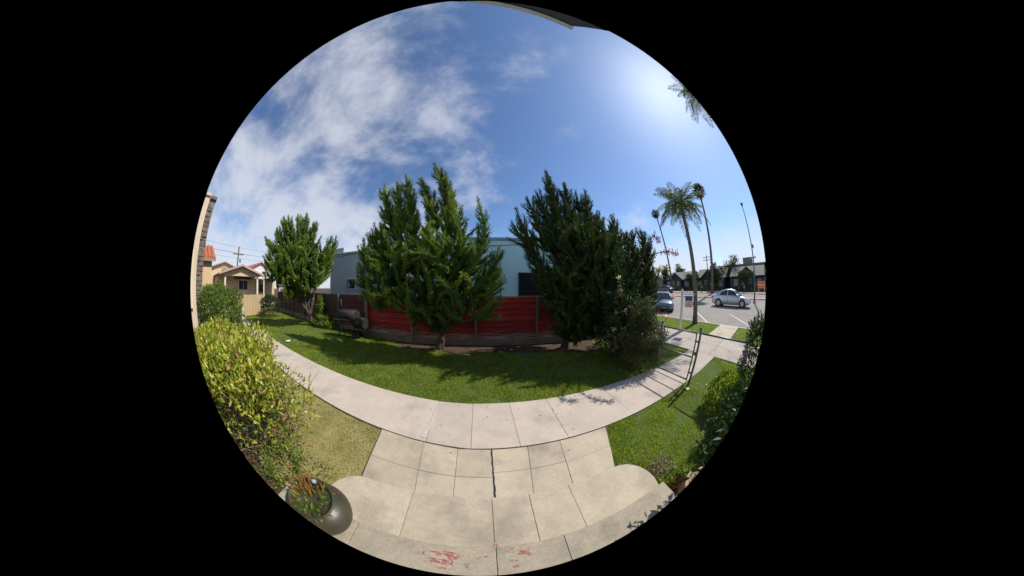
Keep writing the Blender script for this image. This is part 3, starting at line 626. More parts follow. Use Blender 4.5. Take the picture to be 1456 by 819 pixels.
def juniper(name, label, base, trunk_r, plumes, bodies, n_body, lean, m, size=1.0, cat='tree', limbs=()):
    t = thing(name, label, cat, base)
    acc = Leaves(); inner = Leaves()
    for pl in plumes:
        b, tp, r = pl[:3]; cv = pl[3] if len(pl) > 3 else rng.normal(size=3) * .06
        plume(acc, b, tp, r * 1.05, cv, size)
    cents = []
    for (c, rad), nb in zip(bodies, n_body):
        c = np.array(c); rad = np.array(rad)
        pts_ = []
        for k in range(int(nb * .85)):
            # best of several candidates keeps the plumelets apart, so dark gaps stay between them
            best = None
            for q in range(6):
                d = unit(rng.normal(size=3))
                if d[2] < -0.8: d[2] *= -1
                p = c + d * rad * (0.55 + 0.32 * rng.random())
                m_ = min([np.sum((p - o_) ** 2) for o_ in pts_] or [9])
                if best is None or m_ > best[0]: best = (m_, p, d)
            p, d = best[1], best[2]; pts_.append(p)
            up = unit(d * np.array([1, 1, .5]) * 0.70 + np.array(lean) * .85 + rng.normal(size=3) * .30)
            Ln = 0.42 + 0.70 * rng.random() ** 1.5; rr_ = 0.08 + .06 * rng.random()
            b_ = p - up * Ln * .4
            flame(acc, b_, p + up * Ln * .7, rr_, rng.normal(size=3) * .10, 560, size)
            for q in range(1):
                a = rng.normal(size=3); sd = unit(np.cross(up, a)); c_ = b_ + up * Ln * (.15 + .4 * rng.random()); l = .22 + .14 * rng.random()
                flame(acc, c_, c_ + unit(up * .8 + sd * .75) * l, .075, sd * .02, 560, size)
        # dense twiggy inner foliage, coloured dark so gaps between plumelets read as shade
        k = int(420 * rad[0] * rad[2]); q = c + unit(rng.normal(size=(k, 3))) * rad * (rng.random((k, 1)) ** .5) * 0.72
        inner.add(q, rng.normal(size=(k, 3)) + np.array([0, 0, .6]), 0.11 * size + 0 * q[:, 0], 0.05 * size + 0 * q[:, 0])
        cents.append(c)
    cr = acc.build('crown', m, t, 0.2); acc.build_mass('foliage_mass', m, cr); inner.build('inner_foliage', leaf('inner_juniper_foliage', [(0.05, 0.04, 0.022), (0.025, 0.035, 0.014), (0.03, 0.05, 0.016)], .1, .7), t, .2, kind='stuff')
    # gnarled trunk with limbs
    b = np.array(base, float); mb = MB()
    fork = b + np.array([rng.normal() * .08, -.06, 0.55])
    def wob(p, q, n=7, a=.06):
        out = []
        for i in range(n + 1):
            u = i / n; o = rng.normal(size=3) * a * math.sin(math.pi * u); out.append(tuple(p + (q - p) * u + o + np.array([0, 0, 0.12]) * math.sin(math.pi * u)))
        return out
    for k in range(3):
        off = np.array([math.cos(k * 2.1), math.sin(k * 2.1), 0]) * trunk_r * .45
        P = wob(b + off - np.array([0, 0, .1]), fork + off * .4, 5, .03); mb.tube(P, [trunk_r * (1.0 - .1 * i) * (1.15 if i == 0 else .75) for i in range(6)], 8)
    ends = [np.array(pl[0]) for pl in plumes] + cents + [np.array(l) for l in limbs]
    for e in ends:
        P = wob(fork, e, 8, .10); mb.tube(P, [trunk_r * .62 * (1 - .085 * i) * (0.9 if i else 1) for i in range(9)], 6)
    mb.build('trunk', bark, t, True)
    return t
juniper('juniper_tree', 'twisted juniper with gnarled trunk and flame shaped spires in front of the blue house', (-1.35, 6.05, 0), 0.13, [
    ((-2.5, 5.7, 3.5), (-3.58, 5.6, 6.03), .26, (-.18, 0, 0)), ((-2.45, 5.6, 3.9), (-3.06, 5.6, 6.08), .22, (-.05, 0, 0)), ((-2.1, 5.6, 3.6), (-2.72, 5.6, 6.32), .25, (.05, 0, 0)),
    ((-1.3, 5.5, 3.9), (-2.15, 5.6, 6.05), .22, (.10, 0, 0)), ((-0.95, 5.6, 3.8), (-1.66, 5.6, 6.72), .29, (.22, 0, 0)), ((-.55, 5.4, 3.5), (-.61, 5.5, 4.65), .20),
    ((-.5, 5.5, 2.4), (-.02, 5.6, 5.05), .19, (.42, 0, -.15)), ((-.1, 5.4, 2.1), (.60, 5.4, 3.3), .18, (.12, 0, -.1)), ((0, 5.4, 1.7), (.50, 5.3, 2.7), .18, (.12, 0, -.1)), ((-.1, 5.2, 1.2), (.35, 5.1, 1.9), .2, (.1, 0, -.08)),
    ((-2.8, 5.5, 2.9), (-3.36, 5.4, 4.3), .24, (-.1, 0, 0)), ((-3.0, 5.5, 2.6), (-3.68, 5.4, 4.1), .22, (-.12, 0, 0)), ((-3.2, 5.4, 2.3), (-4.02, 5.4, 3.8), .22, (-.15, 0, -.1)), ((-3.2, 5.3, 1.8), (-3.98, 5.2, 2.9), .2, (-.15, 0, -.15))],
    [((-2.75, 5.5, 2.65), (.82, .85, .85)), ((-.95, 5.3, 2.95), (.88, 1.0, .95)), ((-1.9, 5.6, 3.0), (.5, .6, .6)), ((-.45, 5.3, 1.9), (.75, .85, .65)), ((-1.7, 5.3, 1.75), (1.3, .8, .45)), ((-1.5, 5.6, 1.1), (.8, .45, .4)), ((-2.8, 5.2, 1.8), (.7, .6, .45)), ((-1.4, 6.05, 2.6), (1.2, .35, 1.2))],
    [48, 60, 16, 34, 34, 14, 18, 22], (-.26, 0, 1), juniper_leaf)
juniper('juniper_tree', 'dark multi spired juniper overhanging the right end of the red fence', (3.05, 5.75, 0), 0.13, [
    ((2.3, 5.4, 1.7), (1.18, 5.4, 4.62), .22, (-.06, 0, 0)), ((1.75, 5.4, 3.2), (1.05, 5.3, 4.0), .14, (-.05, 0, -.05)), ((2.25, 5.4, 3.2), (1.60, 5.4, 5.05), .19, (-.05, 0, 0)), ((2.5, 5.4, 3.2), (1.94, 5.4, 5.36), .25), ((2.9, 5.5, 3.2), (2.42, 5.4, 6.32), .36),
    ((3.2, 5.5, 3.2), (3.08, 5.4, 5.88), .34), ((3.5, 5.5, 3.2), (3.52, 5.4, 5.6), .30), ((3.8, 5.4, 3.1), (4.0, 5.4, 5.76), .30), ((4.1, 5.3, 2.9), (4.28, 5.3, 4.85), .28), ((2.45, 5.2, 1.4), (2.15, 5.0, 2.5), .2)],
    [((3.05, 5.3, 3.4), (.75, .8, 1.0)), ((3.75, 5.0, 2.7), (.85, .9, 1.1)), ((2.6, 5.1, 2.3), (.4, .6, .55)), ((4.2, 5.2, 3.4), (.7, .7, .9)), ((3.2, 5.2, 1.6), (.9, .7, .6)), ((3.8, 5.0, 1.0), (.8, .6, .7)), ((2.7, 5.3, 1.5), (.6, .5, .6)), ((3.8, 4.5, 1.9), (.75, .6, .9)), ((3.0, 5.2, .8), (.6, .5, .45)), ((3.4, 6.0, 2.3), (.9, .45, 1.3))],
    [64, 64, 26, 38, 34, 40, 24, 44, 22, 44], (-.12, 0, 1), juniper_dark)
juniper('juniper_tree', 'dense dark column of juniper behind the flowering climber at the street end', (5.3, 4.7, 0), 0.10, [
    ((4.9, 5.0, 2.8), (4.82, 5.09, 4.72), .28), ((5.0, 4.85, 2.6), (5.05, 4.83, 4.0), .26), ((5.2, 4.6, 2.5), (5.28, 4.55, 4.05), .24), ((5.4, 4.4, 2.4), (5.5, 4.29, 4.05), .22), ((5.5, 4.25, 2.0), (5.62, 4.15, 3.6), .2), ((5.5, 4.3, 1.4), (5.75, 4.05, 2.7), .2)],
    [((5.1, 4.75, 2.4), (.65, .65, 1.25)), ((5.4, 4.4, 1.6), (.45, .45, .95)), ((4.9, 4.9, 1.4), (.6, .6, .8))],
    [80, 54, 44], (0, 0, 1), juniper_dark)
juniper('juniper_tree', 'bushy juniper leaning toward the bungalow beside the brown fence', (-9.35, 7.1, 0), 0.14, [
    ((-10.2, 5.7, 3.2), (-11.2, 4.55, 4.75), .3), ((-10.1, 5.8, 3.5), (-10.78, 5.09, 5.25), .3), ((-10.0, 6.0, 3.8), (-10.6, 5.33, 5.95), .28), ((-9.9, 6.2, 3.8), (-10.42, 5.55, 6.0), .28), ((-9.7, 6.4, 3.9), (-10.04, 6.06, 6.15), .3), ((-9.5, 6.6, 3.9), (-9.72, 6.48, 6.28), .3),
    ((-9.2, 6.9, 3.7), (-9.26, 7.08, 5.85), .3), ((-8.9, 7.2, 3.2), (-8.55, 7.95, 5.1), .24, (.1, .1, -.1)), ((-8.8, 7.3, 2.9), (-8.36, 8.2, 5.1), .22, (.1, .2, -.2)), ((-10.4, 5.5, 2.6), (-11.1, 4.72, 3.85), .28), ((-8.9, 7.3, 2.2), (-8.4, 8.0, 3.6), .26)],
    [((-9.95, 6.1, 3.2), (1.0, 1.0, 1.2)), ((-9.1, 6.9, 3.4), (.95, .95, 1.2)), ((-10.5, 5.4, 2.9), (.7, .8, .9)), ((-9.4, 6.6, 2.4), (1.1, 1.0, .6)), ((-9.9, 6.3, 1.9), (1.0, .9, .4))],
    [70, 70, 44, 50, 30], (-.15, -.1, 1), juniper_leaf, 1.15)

# ------------------------------------------------------------------ bushes
def shell_points(c, r, n, depth=0.35, zmin=0.0, p=2.4, lump=0.10, freq=3.0):
    """points near the surface of a lumpy superellipsoid standing on the ground; returns points and outward normals"""
    d = unit(rng.normal(size=(n, 3))); d[:, 2] = np.where(d[:, 2] < -0.55, -d[:, 2], d[:, 2])
    s = (np.abs(d) ** p).sum(1) ** (-1 / p)
    k = 1 + lump * (np.sin(d[:, 0] * freq * 2 + c[1]) * np.cos(d[:, 1] * freq * 2.3 + c[0]) + np.sin(d[:, 2] * freq * 2.7 + c[0] * 3)) + rng.normal(size=n) * .03
    f = (1 - depth * rng.random(n) ** 1.8)
    P = np.array(c) + d * (s * k * f)[:, None] * np.array(r)
    ok = P[:, 2] > zmin
    return P[ok], unit(d / np.array(r))[ok]
def twigs(mb, c, r, n, rad=0.006, base_spread=.35):
    for k in range(n):
        a = rng.random() * 6.28; b = np.array(c, float) + np.array([math.cos(a) * r[0], math.sin(a) * r[1], 0]) * base_spread * rng.random(); b[2] = 0.0
        d = unit(rng.normal(size=3)); d[2] = abs(d[2]); e = np.array(c) + d * np.array(r) * .85
        m_ = (b + e) / 2 + rng.normal(size=3) * .08 * r[0]; mb.tube([b, m_, e], [rad * 1.6, rad * 1.1, rad * .5], 5)
def bush(name, label, c, r, n, L, W, m, zmin=0.02, nt=14, cat='bush', up=.35, depth=.35, p=2.4, lump=.1, group=None, part='foliage', spread=.6, fold=.25, freq=3.0):
    t = thing(name, label, cat, (c[0], c[1], tz(c[0])), group)
    P, Nn = shell_points(c, r, n, depth, zmin + tz(c[0]), p, lump, freq)
    k = len(P); D = unit(Nn * .5 + rng.normal(size=(k, 3)) * spread + np.array([0, 0, up]))
    acc = Leaves(); acc.add(P, D, L * (.7 + .6 * rng.random(k)), W * (.7 + .6 * rng.random(k)), Nn + rng.normal(size=(k, 3)) * .5)
    acc.build(part, m, t, fold)
    if nt:
        mb = MB(); twigs(mb, (c[0], c[1], max(c[2], .1)), r, nt); mb.build('stem', twig_m if name != 'tree' else bark, t)
    return t
# the big hedge on the left: one body of leaves with a bare twiggy skirt
hd = thing('hedge', 'broad yellow green hedge with bare twigs at its foot beside the dry grass', 'hedge', (-4.1, 0.7, 0))
acc = Leaves()
N0 = 14500
P, Nn = shell_points((-3.85, 0.55, 0.68), (1.98, 1.0, 0.72), N0, .45, 0.0, 2.7, .13, 3.1)
keep = ~((P[:, 0] > -2.75) & (P[:, 2] < 0.58 - 0.25 * np.clip((P[:, 1] - .75) * 2, -1, 1) + .10 * np.sin(P[:, 1] * 9)) & (rng.random(len(P)) < .93)) & ~((P[:, 2] < .25) & (rng.random(len(P)) < .7))
P = P[keep]; Nn = Nn[keep]; k = len(P)
acc.add(P, unit(Nn * .55 + rng.normal(size=(k, 3)) * .55 + np.array([0, 0, .5])), .082 * (.45 + .85 * rng.random(k)), .038 * (.5 + .8 * rng.random(k)), Nn + rng.normal(size=(k, 3)) * .5)
acc.build('foliage', hedge_leaf, hd, .22)
acc = Leaves(); P, Nn = shell_points((-3.95, 0.55, 0.62), (1.6, .8, .55), 7000, .5, .2, 2.7, .1, 3.1); k = len(P); acc.add(P, rng.normal(size=(k, 3)) + np.array([0, 0, .3]), .06 * (.6 + .7 * rng.random(k)), .03 + 0 * P[:, 0]); acc.build('inner_leaves', shade_leaf, hd, .2, kind='stuff')  # inner leaves in darker green put shade into the hedge gaps
mb = MB()
for k in range(210):
    b = np.array([rng.uniform(-5.4, -2.75), rng.uniform(.15, 1.15), 0.0]); e = b + np.array([rng.normal() * .35 + (.25 if b[0] > -3.4 else 0), rng.normal() * .3, rng.uniform(.35, .95)])
    m1 = b + (e - b) * .35 + rng.normal(size=3) * .07; m2 = b + (e - b) * .7 + rng.normal(size=3) * .09
    mb.tube([b, m1, m2, e], [.011, .008, .006, .003], 5)
for k in range(150):
    b = np.array([rng.uniform(-3.2, -2.45), rng.uniform(.1, 1.3), rng.uniform(.03, .5)]); d = rng.normal(size=3) * np.array([.22, .28, .16]); mb.tube([b, b + d * .5 + rng.normal(size=3) * .04, b + d], [.007, .005, .003], 4)
mb.build('twig', twig_m, hd)
# loose trailing growth and weeds at its foot
bush('ground_cover', 'low trailing green weeds at the foot of the hedge', (-2.2, 0.42, 0.05), (.62, .42, .22), 1500, .045, .024, vine_leaf, nt=6, cat='plant', lump=.25)
bush('bush', 'fine leaved rounded green bush growing against the tan building behind the yellow hedge', (-7.3, 1.0, 0.95), (1.6, .95, 1.30), 30000, .075, .03, bush_leaf, nt=30, p=2.3, up=.6)
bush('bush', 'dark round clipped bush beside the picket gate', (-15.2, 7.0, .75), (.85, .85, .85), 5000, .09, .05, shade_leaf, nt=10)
# vine climbing out of the brown fence
vt = thing('vine', 'pale green vine climbing the brown fence under the leaning juniper', 'vine', (-8.9, 7.3, 0)); acc = Leaves()
for c, r, n in [((-8.75, 7.45, .85), (.26, .2, .75), 1500), ((-8.3, 7.25, .22), (.75, .4, .35), 2200), ((-7.7, 7.2, .15), (.5, .3, .2), 700)]:
    P, Nn = shell_points(c, r, n, .4, .01, 2.2, .2); k = len(P); acc.add(P, Nn * .5 + rng.normal(size=(k, 3)) * .6, .09 * (.6 + .7 * rng.random(k)), .06 * (.7 + .5 * rng.random(k)), Nn)
acc.build('foliage', vine_leaf, vt); mb = MB(); twigs(mb, (-8.75, 7.45, .7), (.3, .2, .8), 10); mb.build('stem', twig_m, vt)
# flowering climber and the shrub by the gate
bg = thing('flowering_climber', 'climber with magenta and pale pink blooms scrambling through the dark junipers', 'climber', (4.2, 4.3, 0))
acc = Leaves()
for c, r, n in [((4.15, 4.35, 1.7), (.62, .6, 1.6), 6500), ((3.9, 4.3, .7), (.55, .5, .7), 2600), ((4.5, 4.0, 1.0), (.5, .5, 1.0), 2600), ((3.62, 3.8, 1.25), (.42, .4, 1.15), 3400)]:
    P, Nn = shell_points(c, r, n, .45, .02, 2.2, .2); k = len(P); acc.add(P, Nn * .5 + rng.normal(size=(k, 3)) * .6, .065 * (.6 + .7 * rng.random(k)), .04 * (.7 + .5 * rng.random(k)), Nn)
canes = [[(4.4, 3.9, 2.4), (4.55, 3.4, 3.2), (4.62, 3.12, 3.5), (4.72, 2.98, 3.3)], [(4.5, 3.8, 2.4), (4.65, 3.2, 3.0), (4.85, 2.82, 3.05), (5.02, 2.62, 2.95)], [(4.4, 4.0, 1.4), (4.3, 4.2, 2.6), (4.5, 3.9, 3.6)]]
mb = MB(); twigs(mb, (4.15, 4.3, 1.4), (.6, .6, 1.7), 16, .01)
for cn in canes:
    mb.tube(cn, [.02, .016, .012, .008][:len(cn)], 5)
    for i in range(len(cn) - 1):
        a, b = np.array(cn[i]), np.array(cn[i + 1]); k = 34; q = a + (b - a) * rng.random((k, 1)) + rng.normal(size=(k, 3)) * .04
        acc.add(q, rng.normal(size=(k, 3)) + np.array([0, 0, .3]), .06 + 0 * q[:, 0], .035 + 0 * q[:, 0])
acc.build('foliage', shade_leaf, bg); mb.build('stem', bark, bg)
def blossom(parent, c, r, n, m, name='flower_cluster', s=.045):
    a = Leaves(); q = np.array(c) + unit(rng.normal(size=(n, 3))) * rng.random((n, 1)) ** .5 * r; a.add(q, rng.normal(size=(n, 3)), s * (.7 + .6 * rng.random(n)), s * .8 * (.7 + .6 * rng.random(n))); return a.build(name, m, parent, .2, kind='stuff')
for c, r, n, m in [((4.70, 3.02, 3.33), .12, 44, magenta_m), ((4.60, 3.14, 3.46), .07, 18, magenta_m), ((4.84, 2.83, 3.02), .085, 30, magenta_m), ((4.93, 2.72, 2.97), .075, 18, pink_m), ((5.02, 2.62, 2.98), .085, 28, magenta_m),
                   ((3.44, 3.75, 1.40), .15, 40, magenta_m), ((3.53, 3.66, 1.26), .08, 14, magenta_m), ((3.37, 3.80, 0.90), .12, 26, pink_m), ((3.48, 3.66, 0.83), .08, 14, pink_m), ((3.31, 3.89, 0.77), .07, 10, pink_m), ((3.44, 3.75, 1.77), .06, 9, pink_m), ((3.52, 3.61, 2.05), .05, 8, pink_m), ((3.28, 3.80, 2.00), .06, 10, pink_m), ((3.75, 3.42, 1.64), .05, 8, pink_m)] + [((3.62 + random.uniform(-.30, .12), 3.62 + random.uniform(-.20, .12), random.uniform(.45, 2.4)), random.uniform(.05, .09), random.randint(9, 18), pink_m if q_ % 4 else magenta_m) for q_ in range(16)]:
    blossom(bg, c, r, n, m)
sh = bush('shrub', 'loose grey green shrub with a few red flowers beside the chain link gate', (4.13, 3.32, .72), (.70, .66, .90), 17000, .055, .028, sage_leaf, nt=40, p=2.2, lump=.16, depth=.5, spread=.8, cat='shrub')
for c, r, n in [((4.62, 2.9, 1.45), .05, 9), ((4.75, 2.84, 1.30), .06, 14), ((4.55, 2.78, .42), .05, 10), ((4.45, 2.95, 1.52), .04, 6), ((3.9, 3.2, 1.55), .03, 5)]:
    blossom(sh, c, r, n, red_m, 'flower', .04)
bush('bush', 'low sunlit lime green bush inside the chain link fence', (4.12, 0.50, .30), (.42, .42, .36), 4200, .05, .034, lime_leaf, nt=10, up=.6)
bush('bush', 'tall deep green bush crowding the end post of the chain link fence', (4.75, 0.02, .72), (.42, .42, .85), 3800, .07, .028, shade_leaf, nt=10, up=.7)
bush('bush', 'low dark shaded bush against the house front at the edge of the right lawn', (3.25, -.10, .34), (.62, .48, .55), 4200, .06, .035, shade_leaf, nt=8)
bd = bush('border_plants', 'straggly border plants with dark red leaves beside the rounded step', (2.08, 0.10, .06), (.26, .24, .2), 900, .05, .028, vine_leaf, nt=14, cat='plant', lump=.3, spread=.9)
blossom(bd, (1.92, .16, .2), .10, 40, leaf('dark_red_leaves', [(0.14, 0.02, 0.02), (0.22, 0.035, 0.03)], .2, .5), 'red_foliage', .05)
bush('border_plants', 'dry brown twiggy tufts at the lawn edge next to the rounded step', (2.05, 0.52, .02), (.24, .2, .1), 420, .05, .012, mat('dry_stems', (0.30, 0.24, 0.17), (0.2, 0.16, 0.11), 8, .9, .1), nt=16, cat='plant', spread=1.0)

# ------------------------------------------------------------------ glazed pot on the landing
pc = (-1.20, 0.20, 0.30)
pt = thing('plant_pot', 'big grey green glazed pot of orange succulents standing on the landing', 'plant pot', pc)
bevel(MB().lathe(pc, [(0.0, 0.0), (.15, 0.0), (.20, .02), (.27, .08), (.285, .14), (.265, .20), (.225, .245), (.195, .265), (.19, .28), (.215, .295), (.222, .312), (.205, .318), (.185, .30), (.18, .28), (0.0, .275)], 40).build('pot', glaze, pt, True), .001)
acc = Leaves(); k = 150; a_ = rng.random(k) * 6.28; r_ = .19 * rng.random(k) ** .5
q = np.stack([pc[0] + r_ * np.cos(a_), pc[1] + r_ * np.sin(a_), np.full(k, pc[2] + .28)], 1)
acc.add(q, np.stack([np.cos(a_) * .9, np.sin(a_) * .9, np.ones(k) * .7], 1) + rng.normal(size=(k, 3)) * .5, .065 * (.5 + .8 * rng.random(k)), .04 + 0 * r_); acc.build('foliage', bush_leaf, pt)
acc = Leaves(); k = 90; a_ = rng.normal(2.4, .5, k); r_ = .17 * rng.random(k) ** .5
q = np.stack([pc[0] + r_ * np.cos(a_), pc[1] + r_ * np.sin(a_), np.full(k, pc[2] + .29)], 1)
acc.add(q, np.stack([np.cos(a_) * .5, np.sin(a_) * .5, np.ones(k)], 1) + rng.normal(size=(k, 3)) * .3, .11 * (.6 + .8 * rng.random(k)), .022 + 0 * r_); acc.build('succulent', orange_leaf, pt)
MB().lathe((pc[0] - .01, pc[1] + .15, pc[2] + .38), [(0, -.02), (.022, -.012), (.026, .005), (.012, .02), (0, .024)], 10).build('glass_ornament', plain('blue_glass', (0.20, 0.32, 0.42), 0.15), pt, True)
MB().tube([(pc[0] - .01, pc[1] + .15, pc[2] + .32), (pc[0] - .01, pc[1] + .15, pc[2] + .365)], .004, 5).build('stake', galv, pt)

tp = thing('plant_pot', 'pale clay pot with a leafy shrub standing at the end of the landing', 'plant pot', (1.98, -.12, 0.0))
MB().lathe((1.98, -.12, 0), [(0, 0), (.16, 0), (.20, .12), (.225, .32), (.235, .33), (.235, .37), (.21, .375), (.20, .35), (0, .34)], 28).build('pot', mat('pale_clay', (0.34, 0.26, 0.17), (0.28, 0.21, 0.14), 4, .8, .2), tp, True)
acc = Leaves(); P, Nn = shell_points((1.98, -.14, .95), (.33, .22, .5), 1500, .5, .4, 2.1, .25); k = len(P)
acc.add(P, Nn * .5 + rng.normal(size=(k, 3)) * .6, .085 * (.7 + .6 * rng.random(k)), .045 + 0 * P[:, 0], Nn); acc.build('foliage', shade_leaf, tp)
mb = MB(); [mb.tube([(1.98, -.12, .33), (1.98 + rng.normal() * .1, -.13 + rng.normal() * .06, .75), (1.98 + rng.normal() * .2, -.14 + rng.normal() * .12, 1.2)], [.012, .009, .004], 5) for _ in range(9)]; mb.build('stem', twig_m, tp)

# ------------------------------------------------------------------ barbecue smoker
sk = thing('barbecue_smoker', 'black barrel barbecue smoker with side firebox on the lawn by the fence', 'barbecue', (-5.35, 6.35, 0))
def cyl_x(x0, x1, y, z, r, n=22, cap_in=.02):
    return MB().tube([(x0, y, z), (x0 + .001, y, z), (x1 - .001, y, z), (x1, y, z)], [r - cap_in, r, r, r - cap_in], n)
YB = 6.35
cyl_x(-6.10, -5.02, YB, .93, .26).build('barrel', black_metal, sk, True)
MB().bar((-6.08, YB - .262, .95), (-5.04, YB - .262, .95), .02, .014).build('lid_seam', black_metal, sk)
MB().tube([(-5.75, YB - .2, 1.1), (-5.75, YB - .28, 1.13), (-5.38, YB - .28, 1.13), (-5.38, YB - .2, 1.1)], .011, 6).build('handle', galv, sk)
cyl_x(-5.04, -4.56, YB - .02, .66, .235).build('firebox', black_metal, sk, True)
MB().tube([(-4.9, YB - .235, .70), (-4.9, YB - .285, .72), (-4.7, YB - .285, .72), (-4.7, YB - .235, .70)], .012, 6).build('handle', galv, sk)
MB().lathe((-4.8, YB - .02, .88), [(0, .03), (.05, .03), (.06, 0), (0, 0)], 12).build('damper', black_metal, sk)
MB().tube([(-5.95, YB, 1.15), (-5.95, YB, 1.62)], .045, 12).build('chimney', black_metal, sk, True)
for x in (-6.02, -5.08):
    for y in (YB - .2, YB + .2):
        MB().bar((x, y, 0), (x, y, .78), .035).build('leg', black_metal, sk)
MB().box(-6.04, -5.06, YB - .2, YB + .2, .26, .285).build('bottom_shelf', black_metal, sk)
for k in range(4): MB().box(-6.08, -5.05, YB - .36 - k * .055, YB - .32 - k * .055, .80, .82).build('shelf_slat', black_metal, sk)
for y in (YB - .24, YB + .24):
    w = MB().tube([(-5.08, y - .02, .13), (-5.08, y + .02, .13)], .13, 18).build('wheel', rubber, sk); MB().tube([(-5.08, y - .026, .13), (-5.08, y + .026, .13)], .05, 12).build('hub', galv, w)

# ------------------------------------------------------------------ chain link fence and gate
def chain_mesh(y0, y1, z0, z1, x, parent):
    mb = MB(); s = 0.07; V = []; F = []
    n = int((y1 - y0 + z1 - z0) / s)
    def strip(p, q):
        d = (q - p); d = d / np.linalg.norm(d); a = np.array([0, -d[2], d[1]]) * .0019; b = np.array([.0019, 0, 0]); k = len(V)
        for e in (p, q): V.extend([e + a, e + b, e - a, e - b])
        for i in range(4): F.append((k + i, k + (i + 1) % 4, k + 4 + (i + 1) % 4, k + 4 + i))
    for i in range(-int((z1 - z0) / s), int((y1 - y0) / s) + 1):
        # rising and falling diagonals clipped to the panel
        for sg in (1, -1):
            ya = y0 + i * s; pts = []
            if sg == 1: f = lambda t: (ya + t, z0 + t)
            else: f = lambda t: (ya + t, z1 - t)
            t0 = max(0, y0 - ya); t1 = min(z1 - z0, y1 - ya)
            if t1 - t0 > .02:
                a = f(t0); b = f(t1); strip(np.array([x, a[0], a[1]]), np.array([x, b[0], b[1]]))
    return ob('chain_link', np.array(V), F, wire_m, parent, kind='stuff')
cf = thing('chain_link_fence', 'grey chain link fence panel beside the gate on the right lawn', 'fence', (4.5, .95, 0))
XF = 4.5
for y, h in ((1.60, 1.27), (0.33, 1.22)):
    p = MB().tube([(XF, y, -.05), (XF, y, h)], .03, 12).build('post', galv, cf, True); MB().lathe((XF, y, h), [(.034, -.02), (.036, .01), (.02, .035), (0, .045)], 12).build('post_cap', galv, p, True)
MB().tube([(XF, 1.60, 1.18), (XF, .33, 1.18)], .02, 10).build('top_rail', galv, cf, True)
MB().tube([(XF, 1.60, .12), (XF, .33, .12)], .006, 6).build('tension_wire', galv, cf)
chain_mesh(.36, 1.57, .06, 1.16, XF, cf)
gt = thing('chain_link_gate', 'grey tube framed chain link gate closing the concrete path', 'gate', (4.5, 2.2, 0))
for y in (1.70, 2.72): MB().tube([(XF, y, .1), (XF, y, 1.19)], .019, 10).build('upright', galv, gt, True)
for z in (.12, .64, 1.17): MB().tube([(XF, 1.70, z), (XF, 2.72, z)], .018, 10).build('rail', galv, gt, True)
chain_mesh(1.71, 2.71, .13, 1.16, XF + .004, gt)
for z in (.3, 1.0): MB().tube([(XF, 1.60, z), (XF, 1.70, z)], .026, 8).build('hinge', galv, gt)
MB().box(XF - .035, XF + .035, 1.63, 1.72, .70, .78).build('latch', galv, gt)
gp = thing('gate_post', 'grey steel gate post at the shrub side of the chain link gate', 'post', (4.5, 2.80, 0))
MB().tube([(XF, 2.80, -.05), (XF, 2.80, 1.27)], .03, 12).build('tube', galv, gp, True); MB().lathe((XF, 2.80, 1.27), [(.034, -.02), (.036, .01), (.02, .035), (0, .045)], 12).build('post_cap', galv, gp, True)
c2f = thing('chain_link_fence', 'grey chain link fence panel running from the gate behind the grey green shrub', 'fence', (4.5, 3.6, 0))
MB().tube([(XF, 2.83, 1.18), (XF, 5.2, 1.18)], .02, 10).build('top_rail', galv, c2f, True); MB().tube([(XF, 5.2, -.05), (XF, 5.2, 1.22)], .03, 12).build('post', galv, c2f, True)
chain_mesh(2.84, 5.18, .06, 1.16, XF, c2f)

# ------------------------------------------------------------------ small bungalow at the end of the path (faces +X)
def gable_roof(mb, x0, x1, yc, hw, ze, zp, th=.10):
    """ridge along X"""
    for s in (-1, 1):
        A = (x0, yc + s * hw, ze); B = (x1, yc + s * hw, ze); C = (x1, yc, zp); D = (x0, yc, zp)
        V = [A, B, C, D] + [(p[0], p[1], p[2] - th) for p in (A, B, C, D)]
        mb.add(V, [(0, 1, 2, 3), (7, 6, 5, 4), (0, 4, 5, 1), (1, 5, 6, 2), (2, 6, 7, 3), (3, 7, 4, 0)])
    return mb
bn = thing('bungalow', 'small tan bungalow with brown gabled porch at the end of the path', 'house', (-20, 5.3, 0))
gable_roof(MB(), -23.5, -18.6, 5.35, 2.45, 3.22, 3.95).build('porch_roof', roof_pink, bn)
gw = MB(); gw.add([(-18.95, 3.2, 3.05), (-18.95, 7.5, 3.05), (-18.95, 7.1, 3.30), (-18.95, 5.35, 3.82), (-18.95, 3.6, 3.30), (-19.1, 3.2, 3.05), (-19.1, 7.5, 3.05), (-19.1, 7.1, 3.30), (-19.1, 5.35, 3.82), (-19.1, 3.6, 3.30)], [(0, 1, 2, 3, 4), (9, 8, 7, 6, 5), (0, 5, 6, 1), (1, 6, 7, 2), (2, 7, 8, 3), (3, 8, 9, 4), (4, 9, 5, 0)]); gw.build('gable_wall', tan_stucco, bn)
MB().bar((-18.55, 2.88, 3.17), (-18.55, 5.35, 3.90), .05, .16).build('barge_board', mat('pink_trim', (0.46, 0.31, 0.25), (0.4, 0.27, 0.22), 4, .7, .05), bn)
MB().bar((-18.55, 7.82, 3.17), (-18.55, 5.35, 3.90), .05, .16).build('barge_board', MATS['pink_trim'], bn)
MB().box(-24, -20.6, 3.1, 7.6, 0, 3.2).build('wall', tan_stucco, bn)
MB().box(-20.6, -18.8, 3.2, 7.5, 0, .32).build('porch_floor', concrete_path, bn)
for y in (3.6, 7.2): bevel(MB().box(-19.05, -18.88, y - .09, y + .09, .32, 3.06).build('porch_post', cream_paint, bn), .01)
